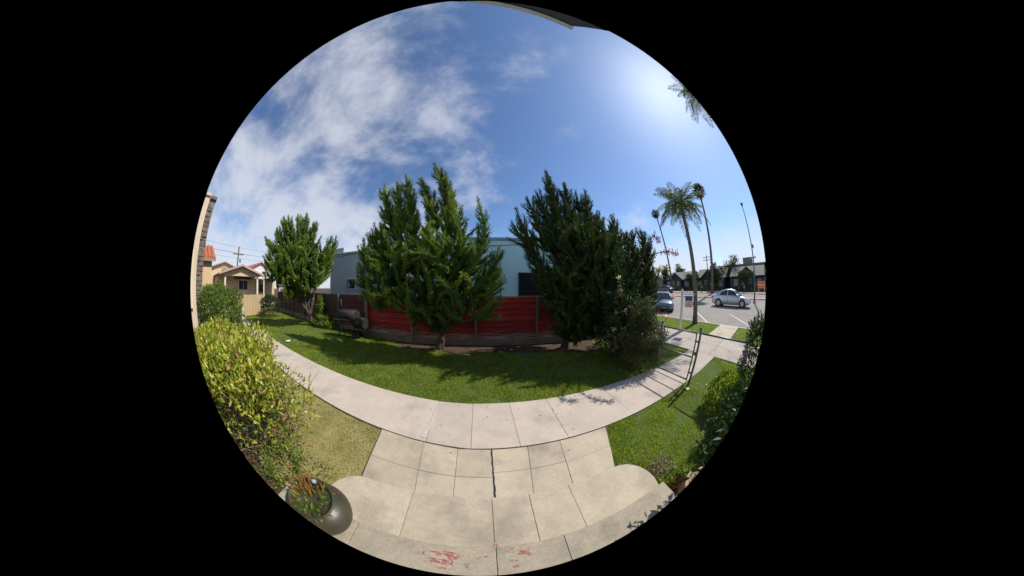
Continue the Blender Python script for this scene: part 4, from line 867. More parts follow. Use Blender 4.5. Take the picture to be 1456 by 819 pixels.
def window_x(parent, y0, y1, z0, z1, x, m_frame, panes=2, gm=dark_glass):
    f = .06; fr = MB(); fr.box(x - .02, x + .05, y0 - f, y1 + f, z1, z1 + f); fr.box(x - .02, x + .07, y0 - f, y1 + f, z0 - f, z0); fr.box(x - .02, x + .05, y0 - f, y0, z0, z1); fr.box(x - .02, x + .05, y1, y1 + f, z0, z1)
    w = fr.build('window', m_frame, parent); wd = (y1 - y0) / panes
    for k in range(panes):
        MB().box(x - .01, x + .014, y0 + k * wd + .02, y0 + (k + 1) * wd - .02, z0 + .01, z1 - .01).build('pane', gm, w)
        if k: MB().box(x - .01, x + .035, y0 + k * wd - .019, y0 + k * wd + .019, z0 + .002, z1 - .002).build('mullion', m_frame, w)
    return w
window_x(bn, 5.55, 6.6, 1.95, 2.75, -20.6, cream_paint, 2)
dr = MB().box(-20.6, -20.55, 4.1, 5.0, .33, 2.75).build('door', mat('pale_pink_door', (0.58, 0.42, 0.31), (0.52, 0.37, 0.27), 3, .6, .05), bn); MB().lathe((-20.52, 4.9, 1.4), [(0, -.04), (.035, 0), (0, .04)], 8).build('handle', galv, dr)
aw = MB(); aw.add([(-20.6, 4.9, 3.02), (-20.6, 7.0, 3.02), (-19.9, 7.0, 2.86), (-19.9, 4.9, 2.86), (-20.6, 4.9, 2.96), (-20.6, 7.0, 2.96), (-19.9, 7.0, 2.80), (-19.9, 4.9, 2.80)], [(3, 2, 1, 0), (4, 5, 6, 7), (2, 3, 7, 6), (0, 1, 5, 4), (0, 4, 7, 3), (1, 2, 6, 5)]); aw.build('awning', roof_pink, bn)
gable_roof(MB(), -30, -23.2, 4.3, 3.0, 3.65, 4.55).build('main_roof', roof_pink, bn)
gw = MB(); gw.add([(-23.5, 1.8, 0), (-23.5, 6.8, 0), (-23.5, 6.8, 3.7), (-23.5, 4.3, 4.44), (-23.5, 1.8, 3.7), (-29, 1.8, 0), (-29, 6.8, 0), (-29, 6.8, 3.7), (-29, 4.3, 4.44), (-29, 1.8, 3.7)], [(0, 1, 2, 3, 4), (9, 8, 7, 6, 5), (1, 6, 7, 2), (4, 9, 5, 0)]); gw.build('wall', tan_stucco, bn)
vn = MB().box(-23.5, -23.44, 3.9, 4.7, 3.75, 4.05).build('attic_vent', cream_paint, bn)
for k in range(4): MB().box(-23.438, -23.43, 3.95, 4.65, 3.78 + k * .065, 3.81 + k * .065).build('louvre', dark_trim, vn)
sr = MB(); sr.add([(-22, 7.8, 3.05), (-22, 10.2, 3.05), (-18.9, 10.2, 2.86), (-18.9, 7.8, 2.86), (-22, 7.8, 2.95), (-22, 10.2, 2.95), (-18.9, 10.2, 2.76), (-18.9, 7.8, 2.76)], [(3, 2, 1, 0), (4, 5, 6, 7), (2, 3, 7, 6), (0, 1, 5, 4), (0, 4, 7, 3), (1, 2, 6, 5)]); sr.build('side_roof', roof_pink, bn)
MB().box(-22.5, -21.2, 7.6, 10.4, 0, 2.95).build('side_wall', tan_stucco, bn)
window_x(bn, 8.3, 9.1, 1.7, 2.5, -21.2, cream_paint, 1)
for y in (8.0, 10.0): MB().box(-19.05, -18.93, y - .06, y + .06, 0, 2.78).build('porch_post', cream_paint, bn)
# white house further back, power pole
wh = thing('white_house', 'white gabled house with red tile roof rising behind the bungalow', 'house', (-34, 13.3, 0))
gable_roof(MB(), -42, -33.6, 13.5, 2.6, 5.0, 6.15, .14).build('roof', tile_m, wh)
gw = MB(); gw.add([(-34, 11.2, 0), (-34, 15.8, 0), (-34, 15.8, 5.0), (-34, 13.5, 6.0), (-34, 11.2, 5.0), (-42, 11.2, 0), (-42, 15.8, 0), (-42, 15.8, 5.0), (-42, 13.5, 6.0), (-42, 11.2, 5.0)], [(0, 1, 2, 3, 4), (9, 8, 7, 6, 5), (1, 6, 7, 2), (4, 9, 5, 0)]); gw.build('wall', white_paint, wh)
window_x(wh, 13.9, 14.6, 3.9, 4.7, -34, cream_paint, 1)
gable_roof(MB(), -40, -32, 9.0, 2.4, 3.9, 4.7, .12).build('wing_roof', roof_pink, wh); MB().box(-39, -32.6, 7.0, 11.0, 0, 3.9).build('wing_wall', white_paint, wh)
up = thing('utility_pole', 'wooden utility pole with crossarm and wires above the bungalow roofs', 'pole', (-32.5, 8.3, 0))
MB().tube([(-32.5, 8.3, 0), (-32.5, 8.3, 7.7)], [.15, .11], 10).build('pole', bark, up, True)
MB().box(-32.58, -32.44, 7.3, 9.3, 6.6, 6.72).build('crossarm', bark, up); MB().tube([(-32.5, 8.75, 5.6), (-32.5, 8.75, 6.1)], .16, 10).build('transformer', galv, up, True)
for y, z in ((7.4, 6.78), (9.2, 6.78), (8.3, 6.1), (8.3, 7.6)):
    MB().tube([(-32.5 + .02 * (k - 8) ** 2 * 0, y + (k - 8) * 2.6, z - .9 * (1 - ((k - 8) / 8) ** 2) * 0 + .016 * (k - 8) ** 2 - .05 * (k - 8)) for k in range(17)], .013, 5).build('wire', line_m, up)
pk = thing('picket_gate', 'tan wooden board gate across the lawn end near the bungalow porch', 'gate', (-16.9, 6.0, 0))
for k in range(13):
    y = 5.12 + k * .145; bevel(MB().box(-16.93, -16.9, y, y + .135, .06, 1.60 + .02 * math.sin(k * 2)).build('board', picket_wood, pk), .004)
for z in (.35, 1.3): MB().box(-16.97, -16.931, 5.1, 7.0, z, z + .09).build('rail', picket_wood, pk)
for y in (5.02, 7.02): MB().box(-16.98, -16.88, y, y + .09, 0, 1.66).build('post', picket_wood, pk)

# ------------------------------------------------------------------ tan building wing and stone chimney on the left
lb = thing('tan_building', 'tan stucco building corner with a rough stone chimney and red tiled lower roof', 'building', (-7, .3, 0))
MB().box(-12, -6.5, -1.6, .19, 0, 4.32).build('wall', pale_tan, lb)
MB().box(-12.05, -6.45, -1.65, .185, 4.32, 4.40).build('parapet_cap', pale_tan, lb)
MB().box(-7.35, -6.62, .192, .42, 0, 4.30).build('chimney_core', mat('mortar_dark', (0.20, 0.17, 0.14), (0.14, 0.12, 0.10), 5, .95, .4), lb)
zz = .02
while zz < 4.2:
    hh = random.uniform(.07, .15); y0 = .195
    while y0 < .40:
        y1 = min(.425, y0 + random.uniform(.07, .17))
        if .425 - y1 < .05: y1 = .425
        o = MB().box(-6.66, -6.60 + random.uniform(-.015, .03), y0, y1 - .008, zz, min(4.29, zz + hh - .008)).build('stone', stone_m, lb); bevel(o, .018, 2); y0 = y1
    zz += hh
MB().box(-7.4, -6.56, .20, .45, 4.30, 4.38).build('chimney_cap', stone_m, lb)
MB().box(-14, -9.3, -1.0, 1.04, 0, 3.14).build('low_wall', tan_stucco, lb)
tl = MB()
for k in range(11):
    y = -.9 + k * .2
    for j in range(6):
        x0 = -9.15 - j * .33; z0 = 3.12 + j * .115; n = 5; V = []; F = []
        for e, (xx, zz2, rr) in enumerate(((x0, z0, .105), (x0 - .36, z0 + .13, .088))):
            for i in range(n): a = math.pi * i / (n - 1); V.append((xx, y + rr * math.cos(a), zz2 + rr * .8 * math.sin(a)))
        F = [(i, i + 1, n + i + 1, n + i) for i in range(n - 1)] + [tuple(range(n))[::-1]]
        tl.add(V, F)
tl.build('roof_tiles', tile_m, lb, kind='stuff')
MB().add([(-9.12, -1.05, 3.10), (-9.12, 1.2, 3.10), (-11.2, 1.2, 3.80), (-11.2, -1.05, 3.80), (-9.12, -1.05, 3.02), (-9.12, 1.2, 3.02), (-11.2, 1.2, 3.72), (-11.2, -1.05, 3.72)], [(0, 1, 2, 3), (7, 6, 5, 4), (0, 4, 5, 1), (1, 5, 6, 2), (2, 6, 7, 3), (3, 7, 4, 0)]).build('roof_deck', roof_pink, lb)
window_x(lb, -.45, .0, 1.7, 2.9, -6.5, cream_paint, 1)

# ------------------------------------------------------------------ the porch canopy over the photographer, and the house front behind
hf = thing('porch_house', 'house front with a dark blue porch canopy overhead, above the landing', 'house', (0, -1.3, 0))
MB().box(-6.4, 2.4, -1.9, -1.25, 0, 4.0).build('wall', pale_tan, hf)
MB().box(-.6, .4, -1.25, -1.2, .30, 2.4).build('door', mat('brown_door', (0.16, 0.08, 0.04), (0.12, 0.06, 0.03), 3, .5, .1), hf)
cz = 3.2; ca = [(-1.9, -.33), (.385, .066), (.56, -.0), (.60, -1.25), (-1.9, -1.25)]
MB().prism(ca, cz, cz + .10).build('canopy', eave_m, hf)
MB().bar((-1.9, -.322, cz + .03), (.392, .075, cz + .03), .022, .10).build('edge_highlight', highlight_m, hf)  # pale bar paints in the highlight along the canopy's front edge

# ------------------------------------------------------------------ palms
def feather_frond(Ln, droop, n=34, lw=.035, ll=.42):
    """pinnate frond in local space: starts at origin, leaves along +X and arches down"""
    A = Leaves(); pts = []
    for i in range(13):
        u = i / 12; pts.append((Ln * (u - .12 * u * u), 0, Ln * (.42 * u - droop * u * u)))
    P = np.array(pts)
    for i in range(n):
        u = .12 + .88 * i / n; j = min(11, int(u * 12)); f = u * 12 - j; p = P[j] * (1 - f) + P[j + 1] * f; tg = unit(P[j + 1] - P[j])
        l = ll * (math.sin(math.pi * min(1, u * .85 + .15)) * .8 + .25)
        for s in (-1, 1):
            d = unit(tg * .55 + np.array([0, s, -.15 - .5 * rng.random()]) + rng.normal(size=3) * .12); A.add(p[None], d, l * (.8 + .3 * rng.random()), lw)
    mb = MB().tube(pts, [.02 * (1 - .8 * i / 12) for i in range(13)], 5)
    return A, mb
def mesh_of(name, A, mb, m):
    o = A.build(name, m); V = [v.co[:] for v in o.data.vertices]; F = [tuple(p.vertices) for p in o.data.polygons]; k = len(V)
    V += mb.V; F += [tuple(i + k for i in f) for f in mb.F]; bpy.data.objects.remove(o)
    me = bpy.data.meshes.new(name); me.from_pydata(V, [], F); me.materials.append(m); return me
def palm(label, base, top, r0, r1, meshes, n, el, m_tr, group=None, roll=0.0, scale=1.0, name='palm_tree', skirt=None):
    t = thing(name, label, 'palm', base, group); b = np.array(base, float); tp = np.array(top, float)
    pts = [tuple(b + (tp - b) * u + np.array([.10 * math.sin(u * 2.6), .06 * math.sin(u * 3.1), 0]) * np.linalg.norm(tp - b) * .06 * (1 - u) * u * 4) for u in np.linspace(0, 1, 12)]
    MB().tube(pts, [r0 * (1.25 if i == 0 else 1) + (r1 - r0) * i / 11 for i in range(12)], 10).build('trunk', m_tr, t, True)
    for k in range(n):
        o = bpy.data.objects.new('frond', meshes[k % len(meshes)]); col.objects.link(o); o.parent = t; o.location = tuple(tp - b)
        o.rotation_euler = (rng.normal() * .15, R(-el(k)), k * 2.399 + roll); s = scale * (.85 + .3 * random.random()); o.scale = (s, s, s)
    if skirt:
        A = Leaves(); q = tp + np.stack([rng.normal(size=60) * .15, rng.normal(size=60) * .15, -rng.random(60) * skirt], 1); A.add(q, np.stack([rng.normal(size=60) * .5, rng.normal(size=60) * .5, -np.ones(60)], 1), .7 + 0 * q[:, 0], .16 + 0 * q[:, 0]); A.build('dead_fronds', mat('dead_frond', (0.22, 0.16, 0.09), (0.15, 0.11, 0.06), 3, .9, .1), t)
    return t
queen = [mesh_of('feather_frond', *feather_frond(2.3, d, 64, .03, .62), frond_leaf) for d in (.55, .72, .9)]
palm('feathery grey green palm on the parkway strip beside the kerb', (11.6, 4.64, tz(11.6) - .05), (11.35, 4.95, 6.6), .15, .10, queen, 30, lambda k: 66 - 3.2 * k, palm_bark, scale=.92)
def fan_leaf_mesh(Ln, seed):
    A = Leaves(); mb = MB().tube([(0, 0, 0), (Ln * .5, 0, .04)], [.025, .018], 5)
    for i in range(22):
        a = (i / 21 - .5) * 4.4; d = np.array([math.cos(a), math.sin(a), -.12 - .25 * abs(math.sin(a)) * rng.random()]); A.add(np.array([[Ln * .48, 0, .03]]), d, Ln * .55 * (.85 + .25 * rng.random()), .09)
    return mesh_of('fan_leaf', A, mb, fan_leaf)
fans = [fan_leaf_mesh(1.5, s) for s in range(2)]
def fan_palm(label, base, top, r0, r1, sc_, n=30, **k): return palm(label, base, top, r0, r1, fans, n, lambda i: 80 - 150 * i / n, palm_bark, scale=sc_, **k)
fan_palm('tall slender fan palm standing across the street behind the silver car', (40.5, 12.4, tz(40.5)), (39.6, 11.5, 19.6), .30, .17, 1.15, skirt=1.4)
fan_palm('tall thin fan palm with a small dark crown far across the street', (49, 27.5, tz(49)), (47.6, 29.9, 22.0), .28, .15, 1.0, skirt=.8)
fan_palm('short fan palm beyond the dark roof of the corner bungalow', (78, 38.8, 1.9), (78, 39, 8.2), .25, .2, 1.15)
yl = [((62, 41.5, 1.9), 8.6), ((60, 36.6, 1.9), 8.8)]
for (b_, h_), lb_ in zip(yl, ('sunlit yellowish palm left of the thin tall palm across the street', 'sunlit yellowish palm right of the thin tall palm across the street')):
    yf = [mesh_of('feather_frond', *feather_frond(2.6, d, 22, .12, .6), yellow_leaf) for d in (.6, .9)]
    palm(lb_, b_, (b_[0], b_[1], h_ - .8), .2, .15, yf, 20, lambda k: 65 - 4.5 * k, palm_bark, scale=1.0)
palm('palm whose drooping fronds hang high against the sun glare', (11.6, -1.05, tz(11.6)), (11.5, -.35, 12.3), .17, .11, queen, 22, lambda k: 62 - 4.6 * k, palm_bark, scale=.88, roll=.4)

# ------------------------------------------------------------------ cars
def car(name, label, loc, rz, paint, style=0):
    t = thing(name, label, 'car', loc); t.rotation_euler = (0, 0, rz); t.scale = (1.05, 1.05, 1.05); WLOC[t.name] = np.zeros(3)
    # stations along the length: x, half width, sill z, belt z, hood/deck z
    st = [(-2.22, .60, .42, .70, .74), (-2.18, .74, .30, .86, .93), (-1.95, .83, .24, .93, 1.03), (-1.5, .86, .22, .94, 1.04), (-.7, .87, .20, .92, .97), (.2, .87, .20, .90, .94), (.95, .87, .20, .87, .93), (1.5, .85, .22, .80, .86), (1.95, .80, .24, .70, .76), (2.18, .70, .30, .60, .66), (2.26, .54, .40, .52, .56)]
    V = []; F = []
    for x, w, zs, zb, zt in st:
        ring = [(w * .80, zs - .03), (w * .97, zs + .06), (w, (zs + zb) / 2), (w * .985, zb - .06), (w * .93, zb + .01), (w * .60, zt), (0, zt + .015)]
        ring = ring + [(-a, b) for a, b in ring[-2::-1]]; V += [(x, a, b) for a, b in ring]
    n = 13
    for i in range(len(st) - 1):
        for k in range(n - 1): F.append((i * n + k, i * n + k + 1, (i + 1) * n + k + 1, (i + 1) * n + k))
        F.append((i * n + n - 1, i * n, (i + 1) * n, (i + 1) * n + n - 1))
    F += [tuple(range(n))[::-1], tuple((len(st) - 1) * n + k for k in range(n))]
    body = ob('body', V, [f[::-1] for f in F], paint, t, True)
    # cabin shell
    gh = [(-1.72, .70, .98, .985), (-1.15, .69, 1.30, 1.34), (-.55, .66, 1.425, 1.465), (.05, .65, 1.43, 1.475), (.45, .66, 1.36, 1.40), (1.18, .72, .89, .90)]
    V = []; F = []
    for x, wb, ze, zt in gh:
        e = max(.0, (ze - .93)); wr = .83 - .30 * e / .5 * .62
        ring = [(.83, .88), (wr, ze), (wr * .7, zt - .005), (0, zt + .01)]; ring = ring + [(-a, b) for a, b in ring[-2::-1]]; V += [(x, a, b) for a, b in ring]
    n = 7
    for i in range(len(gh) - 1):
        for k in range(n - 1): F.append((i * n + k, i * n + k + 1, (i + 1) * n + k + 1, (i + 1) * n + k))
    F += [tuple(range(n))[::-1], tuple((len(gh) - 1) * n + k for k in range(n))]
    ob('roof', V, [f[::-1] for f in F], paint, t, True)
    def wr_at(z): return .83 - .372 * max(0, z - .93)
    def side_glass(pts, s):
        P = [(x, s * (wr_at(z) + .014), z) for x, z in pts]; Q = [(x, s * (wr_at(z) - .01), z) for x, z in pts]; k = len(P)
        mb = MB(); mb.add(P + Q, [tuple(range(k)), tuple(range(k, 2 * k))[::-1]] + [(i, (i + 1) % k, k + (i + 1) % k, k + i) for i in range(k)]); return mb.build('side_window', dark_glass, t)
    for s in (-1, 1):
        side_glass([(-1.30, .98), (-.36, .97), (-.36, 1.385), (-.58, 1.385), (-1.02, 1.27)], s)
        side_glass([(-.27, .97), (.86, .955), (.40, 1.30), (.02, 1.39), (-.27, 1.39)], s)
        MB().box(-.325, -.305, s * .868 - .008, s * .868 + .008, .30, .90).build('door_seam', dark_trim, t); MB().box(.80, .815, s * .868 - .008, s * .868 + .008, .34, .86).build('door_seam', dark_trim, t)
        for x in (-.55, .45): MB().box(x - .10, x + .10, s * .878 - .016, s * .878 + .016, .76, .79).build('door_handle', paint, t)
        mm = MB().box(.74, .94, s * .93 - .09, s * .93 + .09, .93, 1.06).build('mirror', paint, t); bevel(mm, .03, 2)
        MB().add([(1.78, s * .80, .60), (2.10, s * .72, .56), (2.19, s * .56, .56), (2.19, s * .56, .66), (2.02, s * .70, .715), (1.78, s * .80, .72), (1.78, s * .70, .60), (2.0, s * .60, .58)], [(0, 1, 4, 5), (1, 2, 3, 4), (0, 5, 4, 3, 2, 1)]).build('headlight', lamp_glass, t)
        MB().box(-2.24, -1.98, s * .70 - .10, s * .70 + .115, .72, .88).build('tail_light', tail_red, t)
    def quad_x(name, c4, m):
        P = [Vector(p) for p in c4]; nrm = (P[1] - P[0]).cross(P[3] - P[0]).normalized(); Q = [p + nrm * .012 for p in P]; mb = MB(); mb.add(P + Q, [(3, 2, 1, 0), (4, 5, 6, 7), (0, 1, 5, 4), (1, 2, 6, 5), (2, 3, 7, 6), (3, 0, 4, 7)]); return mb.build(name, m, t)
    quad_x('windscreen', [(1.13, -.70, .935), (1.13, .70, .935), (.50, .55, 1.375), (.50, -.55, 1.375)], dark_glass)
    quad_x('rear_window', [(-1.68, .66, 1.02), (-1.68, -.66, 1.02), (-1.20, -.54, 1.305), (-1.20, .54, 1.305)], dark_glass)
    bevel(MB().box(2.19, 2.275, -.42, .42, .40, .50).build('grille', dark_trim, t), .01); MB().box(2.265, 2.28, -.17, .17, .52 - .16, .38).build('number_plate', white_paint, t)
    for x in (-1.36, 1.38):
        for s in (-1, 1):
            MB().tube([(x, s * .60, .34), (x, s * .872, .34)], .375, 24).build('wheel_arch', dark_trim, t)
            w = MB().tube([(x, s * .66, .315), (x, s * .68, .315), (x, s * .875, .315), (x, s * .89, .315)], [.28, .315, .315, .27], 24).build('wheel', rubber, t, False)
            MB().tube([(x, s * .86, .315), (x, s * .898, .315)], [.215, .20], 20).build('rim', rim_m, w)
            for q in range(5):
                a = q * 2 * math.pi / 5; MB().bar((x, s * .905, .315), (x + .19 * math.cos(a), s * .902, .315 + .19 * math.sin(a)), .05, .03).build('spoke', dark_trim if q > 9 else rim_m, w)
    return t
car('silver_car', 'silver four door sedan driving along the street', (22.3, 4.3, rz_(22.3) + .004), R(-90), silver_paint)
car('parked_car', 'dark slate blue car parked nose in to the kerb beyond the junipers', (15.9, 10.1, rz_(15.9) + .004), math.atan2(-.60, -.80), blue_paint)

# ------------------------------------------------------------------ street furniture and the far side of the street
sp = thing('sign_post', 'white sign post with a small hanging board on the grass beyond the gate', 'sign', (9.0, 4.45, tz(9)))
bevel(MB().box(8.95, 9.05, 4.40, 4.50, 0, 1.98).build('post', white_paint, sp), .008); MB().lathe((9.0, 4.45, 1.98), [(.075, 0), (.075, .03), (.03, .08), (0, .1)], 4).build('post_cap', white_paint, sp)
def gz(x): return tz(x)
sg_dir = np.array([.27, -.96]); s0 = np.array([9.03, 4.38])
def sgn(a, b, z0, z1, off, m, nm, par):
    p = s0 + sg_dir * a; q = s0 + sg_dir * b; nn = np.array([-.96, -.27]) * off; w = np.array([.96, .27]) * .012
    V = [(*(p + nn), z0), (*(q + nn), z0), (*(q + nn + w), z0), (*(p + nn + w), z0), (*(p + nn), z1), (*(q + nn), z1), (*(q + nn + w), z1), (*(p + nn + w), z1)]
    return MB().add(V, [(0, 3, 2, 1), (4, 5, 6, 7), (0, 1, 5, 4), (1, 2, 6, 5), (2, 3, 7, 6), (3, 0, 4, 7)]).build(nm, m, par)
sgn(.0, .62, 1.80, 1.85, 0, white_paint, 'arm', sp); sbd = sgn(.08, .50, 1.26, 1.76, 0, white_paint, 'board', sp)
sgn(.09, .49, 1.55, 1.75, .006, plain('sign_blue', (0.05, 0.08, 0.22), .5), 'blue_panel', sbd)
for k in range(3): sgn(.12 + .05 * k, .48 - .03 * k, 1.29 + k * .085, 1.315 + k * .085, .006, plain('sign_red', (0.45, 0.05, 0.06), .5), 'red_stripe', sbd)
# street light on the median
sl = thing('street_light', 'slender dark street light pole standing on the median', 'street light', (27.0, 1.75, tz(27) - .11))
MB().tube([(27.0, 1.75, tz(27) - .11), (27.0, 1.75, 5.2), (26.85, 1.85, 10.6)], [.11, .08, .05], 10).build('pole', mat('pole_steel', (0.13, 0.15, 0.17), (0.09, 0.10, 0.12), 5, .5, .05), sl, True)
MB().box(26.8, 27.2, 1.55, 1.95, tz(27) - .11, tz(27) + .15).build('base', concrete_dark, sl); bevel(MB().box(26.6, 26.98, 1.68, 2.0, 10.5, 10.78).build('lamp_head', dark_trim, sl), .05)
MB().box(26.72, 26.76, 1.45, 1.75, 6.0, 6.35).build('street_sign', galv, sl)
MB().box(26.88, 26.90, 1.35, 2.15, 5.0, 5.18).build('street_name_plate', plain('plate_blue', (0.25, 0.36, 0.48), .5), sl)
# traffic cones, bollards, barrier
for (x, y), lb_ in zip([(27.2, 15.2), (26.9, 17.9)], ('orange traffic cone on the street near the parked car', 'orange traffic cone half hidden behind the gate shrub')):
    c_ = thing('traffic_cone', lb_, 'cone', (x, y, rz_(x))); MB().lathe((x, y, rz_(x)), [(.26, 0), (.26, .04), (.17, .045), (.05, .9), (0, .9)], 14).build('cone', orange_m, c_, True); MB().lathe((x, y, rz_(x)), [(.122, .42), (.094, .62)], 14).build('collar', white_paint, c_)
for k, (x, y, lb_) in enumerate([(43.0, 15.9, 'short dark bollard on the far pavement behind the feathery palm'), (43.2, 5.3, 'short dark bollard on the far pavement near the street light')]):
    b_ = thing('bollard', lb_, 'bollard', (x, y, tz(x))); MB().lathe((x, y, tz(x)), [(.14, 0), (.14, 1.1), (.1, 1.2), (0, 1.22)], 12).build('shaft', dark_trim, b_, True); MB().lathe((x, y, tz(x)), [(.146, .9), (.146, 1.0)], 12).build('band', white_paint, b_)
br = thing('construction_barrier', 'orange and white construction barrier on the far pavement', 'barrier', (43.2, 1.2, tz(43)))
for z in (.75, 1.15, 1.55): MB().box(43.15, 43.2, .35, 2.1, tz(43) + z, tz(43) + z + .3).build('panel', orange_m if z != 1.15 else plain('faded_orange', (0.72, 0.35, 0.25), .6), br)
for y in (.5, 1.95): MB().bar((43.25, y, tz(43)), (43.25, y, tz(43) + 1.9), .07).build('leg', white_paint, br)
# dark bungalows across the street (gable ends face the street)
def far_house(label, x, yc, w, ze, zp, roof=roof_grey, wall=dark_teal, cross=True):
    z0 = tz(x); t = thing('street_house', label, 'house', (x, yc, z0), 'houses across the street')
    MB().box(x + 1.2, x + 11, yc - w * .9, yc + w * .9, z0, z0 + ze).build('wall', wall, t)
    P = [(x, yc - w * .42, z0), (x, yc + w * .42, z0), (x, yc + w * .42, z0 + ze - .1), (x, yc, z0 + zp - .75), (x, yc - w * .42, z0 + ze - .1)]
    V = P + [(x + 2, p[1], p[2]) for p in P]; MB().add(V, [(0, 1, 2, 3, 4), (9, 8, 7, 6, 5), (1, 6, 7, 2), (4, 9, 5, 0)]).build('porch_gable', wall, t)
    gable_roof(MB(), x - .5, x + 6, yc, w * .55, z0 + ze - .25, z0 + zp - .5, .18).build('porch_roof', roof, t)
    # main roof, ridge along Y
    V = []; h0 = z0 + ze; e = .5
    for yy in (yc - w * .9 - e, yc + w * .9 + e):
        V += [(x + .7, yy, h0 - .1), (x + 6.1, yy, z0 + zp), (x + 11.5, yy, h0 - .1)]
    MB().add(V, [(0, 3, 4, 1), (1, 4, 5, 2), (0, 1, 2), (3, 5, 4), (0, 2, 5, 3)]).build('main_roof', roof, t)
    for y, zz, ww in ((yc - w * .18, 1.0, .55), (yc + w * .18, 1.0, .55)): window_x(t, y - ww / 2, y + ww / 2, z0 + zz, z0 + zz + 1.2, x, white_paint, 1, pane_glass)
    for y in (yc - w * .68, yc + w * .66): window_x(t, y - .6, y + .6, z0 + 1.0, z0 + 2.2, x + 1.2, white_paint, 2, pane_glass)
    return t
far_house('dark corner bungalow with grey gabled roof left of the feathery palm', 50, 27.0, 4.6, 2.9, 5.0)
far_house('dark bungalow with grey gabled roof behind the slender fan palm', 52, 17.0, 5.0, 2.9, 5.3)
far_house('dark teal house with broad grey roof behind the silver car', 51, 5.5, 5.0, 3.0, 5.2)
far_house('dark bungalow at the edge beside the orange barrier', 54, -6.5, 5.0, 2.9, 5.0)
far_house('pale roofed house glimpsed past the yellowish palms', 58, 38.5, 4.2, 2.8, 4.8, roof_pink, grey_stucco)
cb = thing('apartment_building', 'grey flat roofed two storey apartment building rising behind the teal house', 'building', (66, 3, 1.9))
MB().box(66, 80, -14, 15, 1.9, 7.7).build('wall', grey_stucco, cb); MB().box(65.6, 80.4, -14.4, 15.4, 7.7, 8.1).build('roof', roof_grey, cb)
MB().box(69, 72, 5.0, 8.5, 8.1, 10.0).build('stair_tower', grey_stucco, cb); MB().box(66.5, 76, -13, -2, 8.1, 9.4).build('upper_floor', grey_stucco, cb)
for k in range(9): window_x(cb, -12.5 + k * 3, -11 + k * 3, 5.6, 6.9, 66, white_paint, 2)
# street trees across the road
def street_tree(label, base, h, r, n=2600, m=tree_leaf, group='street trees across the road'):
    t = thing('street_tree', label, 'tree', base, group); acc = Leaves(); b = np.array(base, float)
    for k in range(9):
        c = b + np.array([rng.normal() * r * .42, rng.normal() * r * .42, h * (.42 + .48 * rng.random())]); P, Nn = shell_points(c, (r * .5, r * .5, h * .17), n // 9, .5, -5, 2.1, .25); q = len(P)
        acc.add(P, Nn + rng.normal(size=(q, 3)) * .8, .30 * (.6 + .7 * rng.random(q)), .20 * (.6 + .6 * rng.random(q)), Nn)
    acc.build('crown', m, t); mb = MB(); mb.tube([b, b + np.array([.1, .1, h * .55])], [.16, .1], 8)
    for k in range(4): mb.tube([b + np.array([0, 0, h * .35]), b + np.array([rng.normal() * r * .4, rng.normal() * r * .4, h * .75])], [.09, .03], 6)
    mb.build('trunk', bark, t, True); return t
for (b_, h, r, l) in [((47, 12.5, tz(47)), 5.2, 1.7, 'tall rounded dark green tree beside the slender fan palm trunk'), ((47.5, 5.8, tz(47)), 4.0, 1.8, 'rounded dark green tree in front of the teal house'), ((48, 20.5, tz(48)), 3.6, 1.6, 'low dark tree between the two dark bungalows'),
                      ((47.5, 14.3, tz(47)), 4.2, 1.3, 'narrow dark green tree close behind the slender fan palm'), ((52, 31.8, tz(52)), 5.5, 1.6, 'spindly dark tree beside the corner bungalow'), ((60, 31, 1.9), 7.0, 1.7, 'thin tree rising behind the corner bungalow'), ((58, 12.0, 1.9), 7.2, 2.6, 'broad tree behind the roofs between bungalow and apartments'), ((49, -1.5, tz(49)), 3.8, 1.5, 'small dark tree near the orange barrier'), ((62, 50, 1.9), 5, 3, 'dark low tree at the far end of the cross street')]:
    street_tree(l, b_, h, r)
for (x, y, l) in [(45.9, 26.5, 'low clipped dark hedge before the corner bungalow'), (46.2, 16.8, 'low clipped dark hedge before the middle bungalow'), (46.0, 3.5, 'low clipped dark hedge before the teal house'), (46.0, 33.5, 'low dark hedge with reddish leaves near the yellowish palms')]:
    bush('low_hedge', l, (x, y, .45 + tz(x)), (.6, 3.4, .75), 1500, .22, .15, tree_leaf if 'reddish' not in l else leaf('reddish_leaves', [(0.10, 0.03, 0.02), (0.06, 0.05, 0.02), (0.22, 0.05, 0.03)], .2), nt=0, cat='hedge', p=4)
up2 = thing('utility_pole', 'utility pole with double crossarms behind the dark bungalows', 'pole', (62, 20.5, 1.9))
MB().tube([(62, 20.5, 1.9), (62, 20.5, 11)], [.17, .13], 8).build('pole', bark, up2, True)
for z in (9.6, 10.4): MB().box(61.9, 62.1, 19.1, 21.9, z, z + .14).build('crossarm', bark, up2)
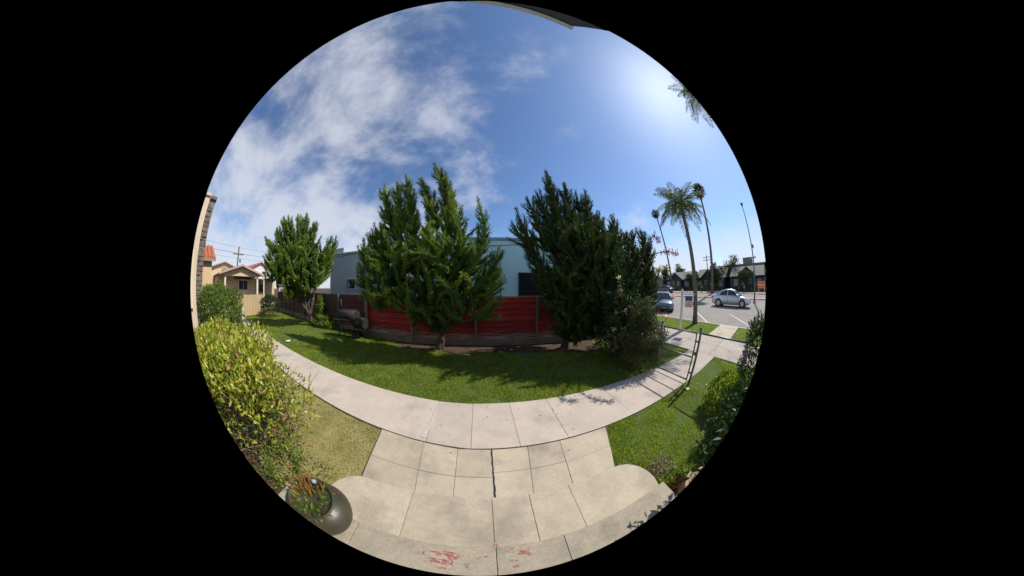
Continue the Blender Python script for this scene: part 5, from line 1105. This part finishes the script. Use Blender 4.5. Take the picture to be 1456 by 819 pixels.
# second parked vehicles glimpsed along the far kerb
car('parked_car', 'dark car at the far kerb beyond the yellowish palms', (39.8, 24.6, rz_(39.8) + .004), R(90), plain('charcoal_car_paint', (0.06, 0.065, 0.07), .3, .4, coat=1.0))
# scrap of white paper on the lawn
tag(ob('paper_scrap', [(-7.55, 4.05, .03), (-7.35, 4.02, .045), (-7.32, 4.2, .03), (-7.45, 4.26, .055), (-7.58, 4.18, .035), (-7.45, 4.13, .065)], [(0, 1, 5), (1, 2, 5), (2, 3, 5), (3, 4, 5), (4, 0, 5)], white_paint), 'crumpled scrap of white paper lying on the grass', 'paper')
tag(ob('paper_scrap', [(4.20, 1.46, .04), (4.31, 1.45, .05), (4.32, 1.55, .04), (4.24, 1.58, .06), (4.26, 1.51, .075)], [(0, 1, 4), (1, 2, 4), (2, 3, 4), (3, 0, 4)], white_paint), 'small scrap of white paper on the grass beside the gate', 'paper')

# fallen leaves on the bare soil and along the path
A = Leaves(); k = 420
q = np.stack([rng.uniform(-3, 4.3, k), rng.uniform(5.3, 6.4, k), np.full(k, .012)], 1); A.add(q, np.stack([rng.normal(size=k), rng.normal(size=k), rng.normal(size=k) * .12], 1), .05 * (.5 + rng.random(k)), .028 + 0 * q[:, 0], np.tile([0, 0, 1.0], (k, 1)))
k = 70; xx = rng.uniform(-3, 4.3, k); q = np.stack([xx, np.where(rng.random(k) < .75, 2.8 - rng.random(k) ** 2 * .5, 1.3 + rng.random(k) * 1.3), np.full(k, PZ + .008)], 1); q = q[(q[:, 0] > -1)]; k = len(q)
A.add(q, np.stack([rng.normal(size=k), rng.normal(size=k), rng.normal(size=k) * .1], 1), .03 * (.5 + rng.random(k)), .016 + 0 * q[:, 0], np.tile([0, 0, 1.0], (k, 1)))
tag(A.build('fallen_leaves', leaf('fallen_leaf', [(0.20, 0.12, 0.05), (0.32, 0.22, 0.10), (0.12, 0.07, 0.035)], .1, .8), None, .15, kind='stuff'), 'scattered dry fallen leaves on the soil below the fence and on the path', 'leaves')
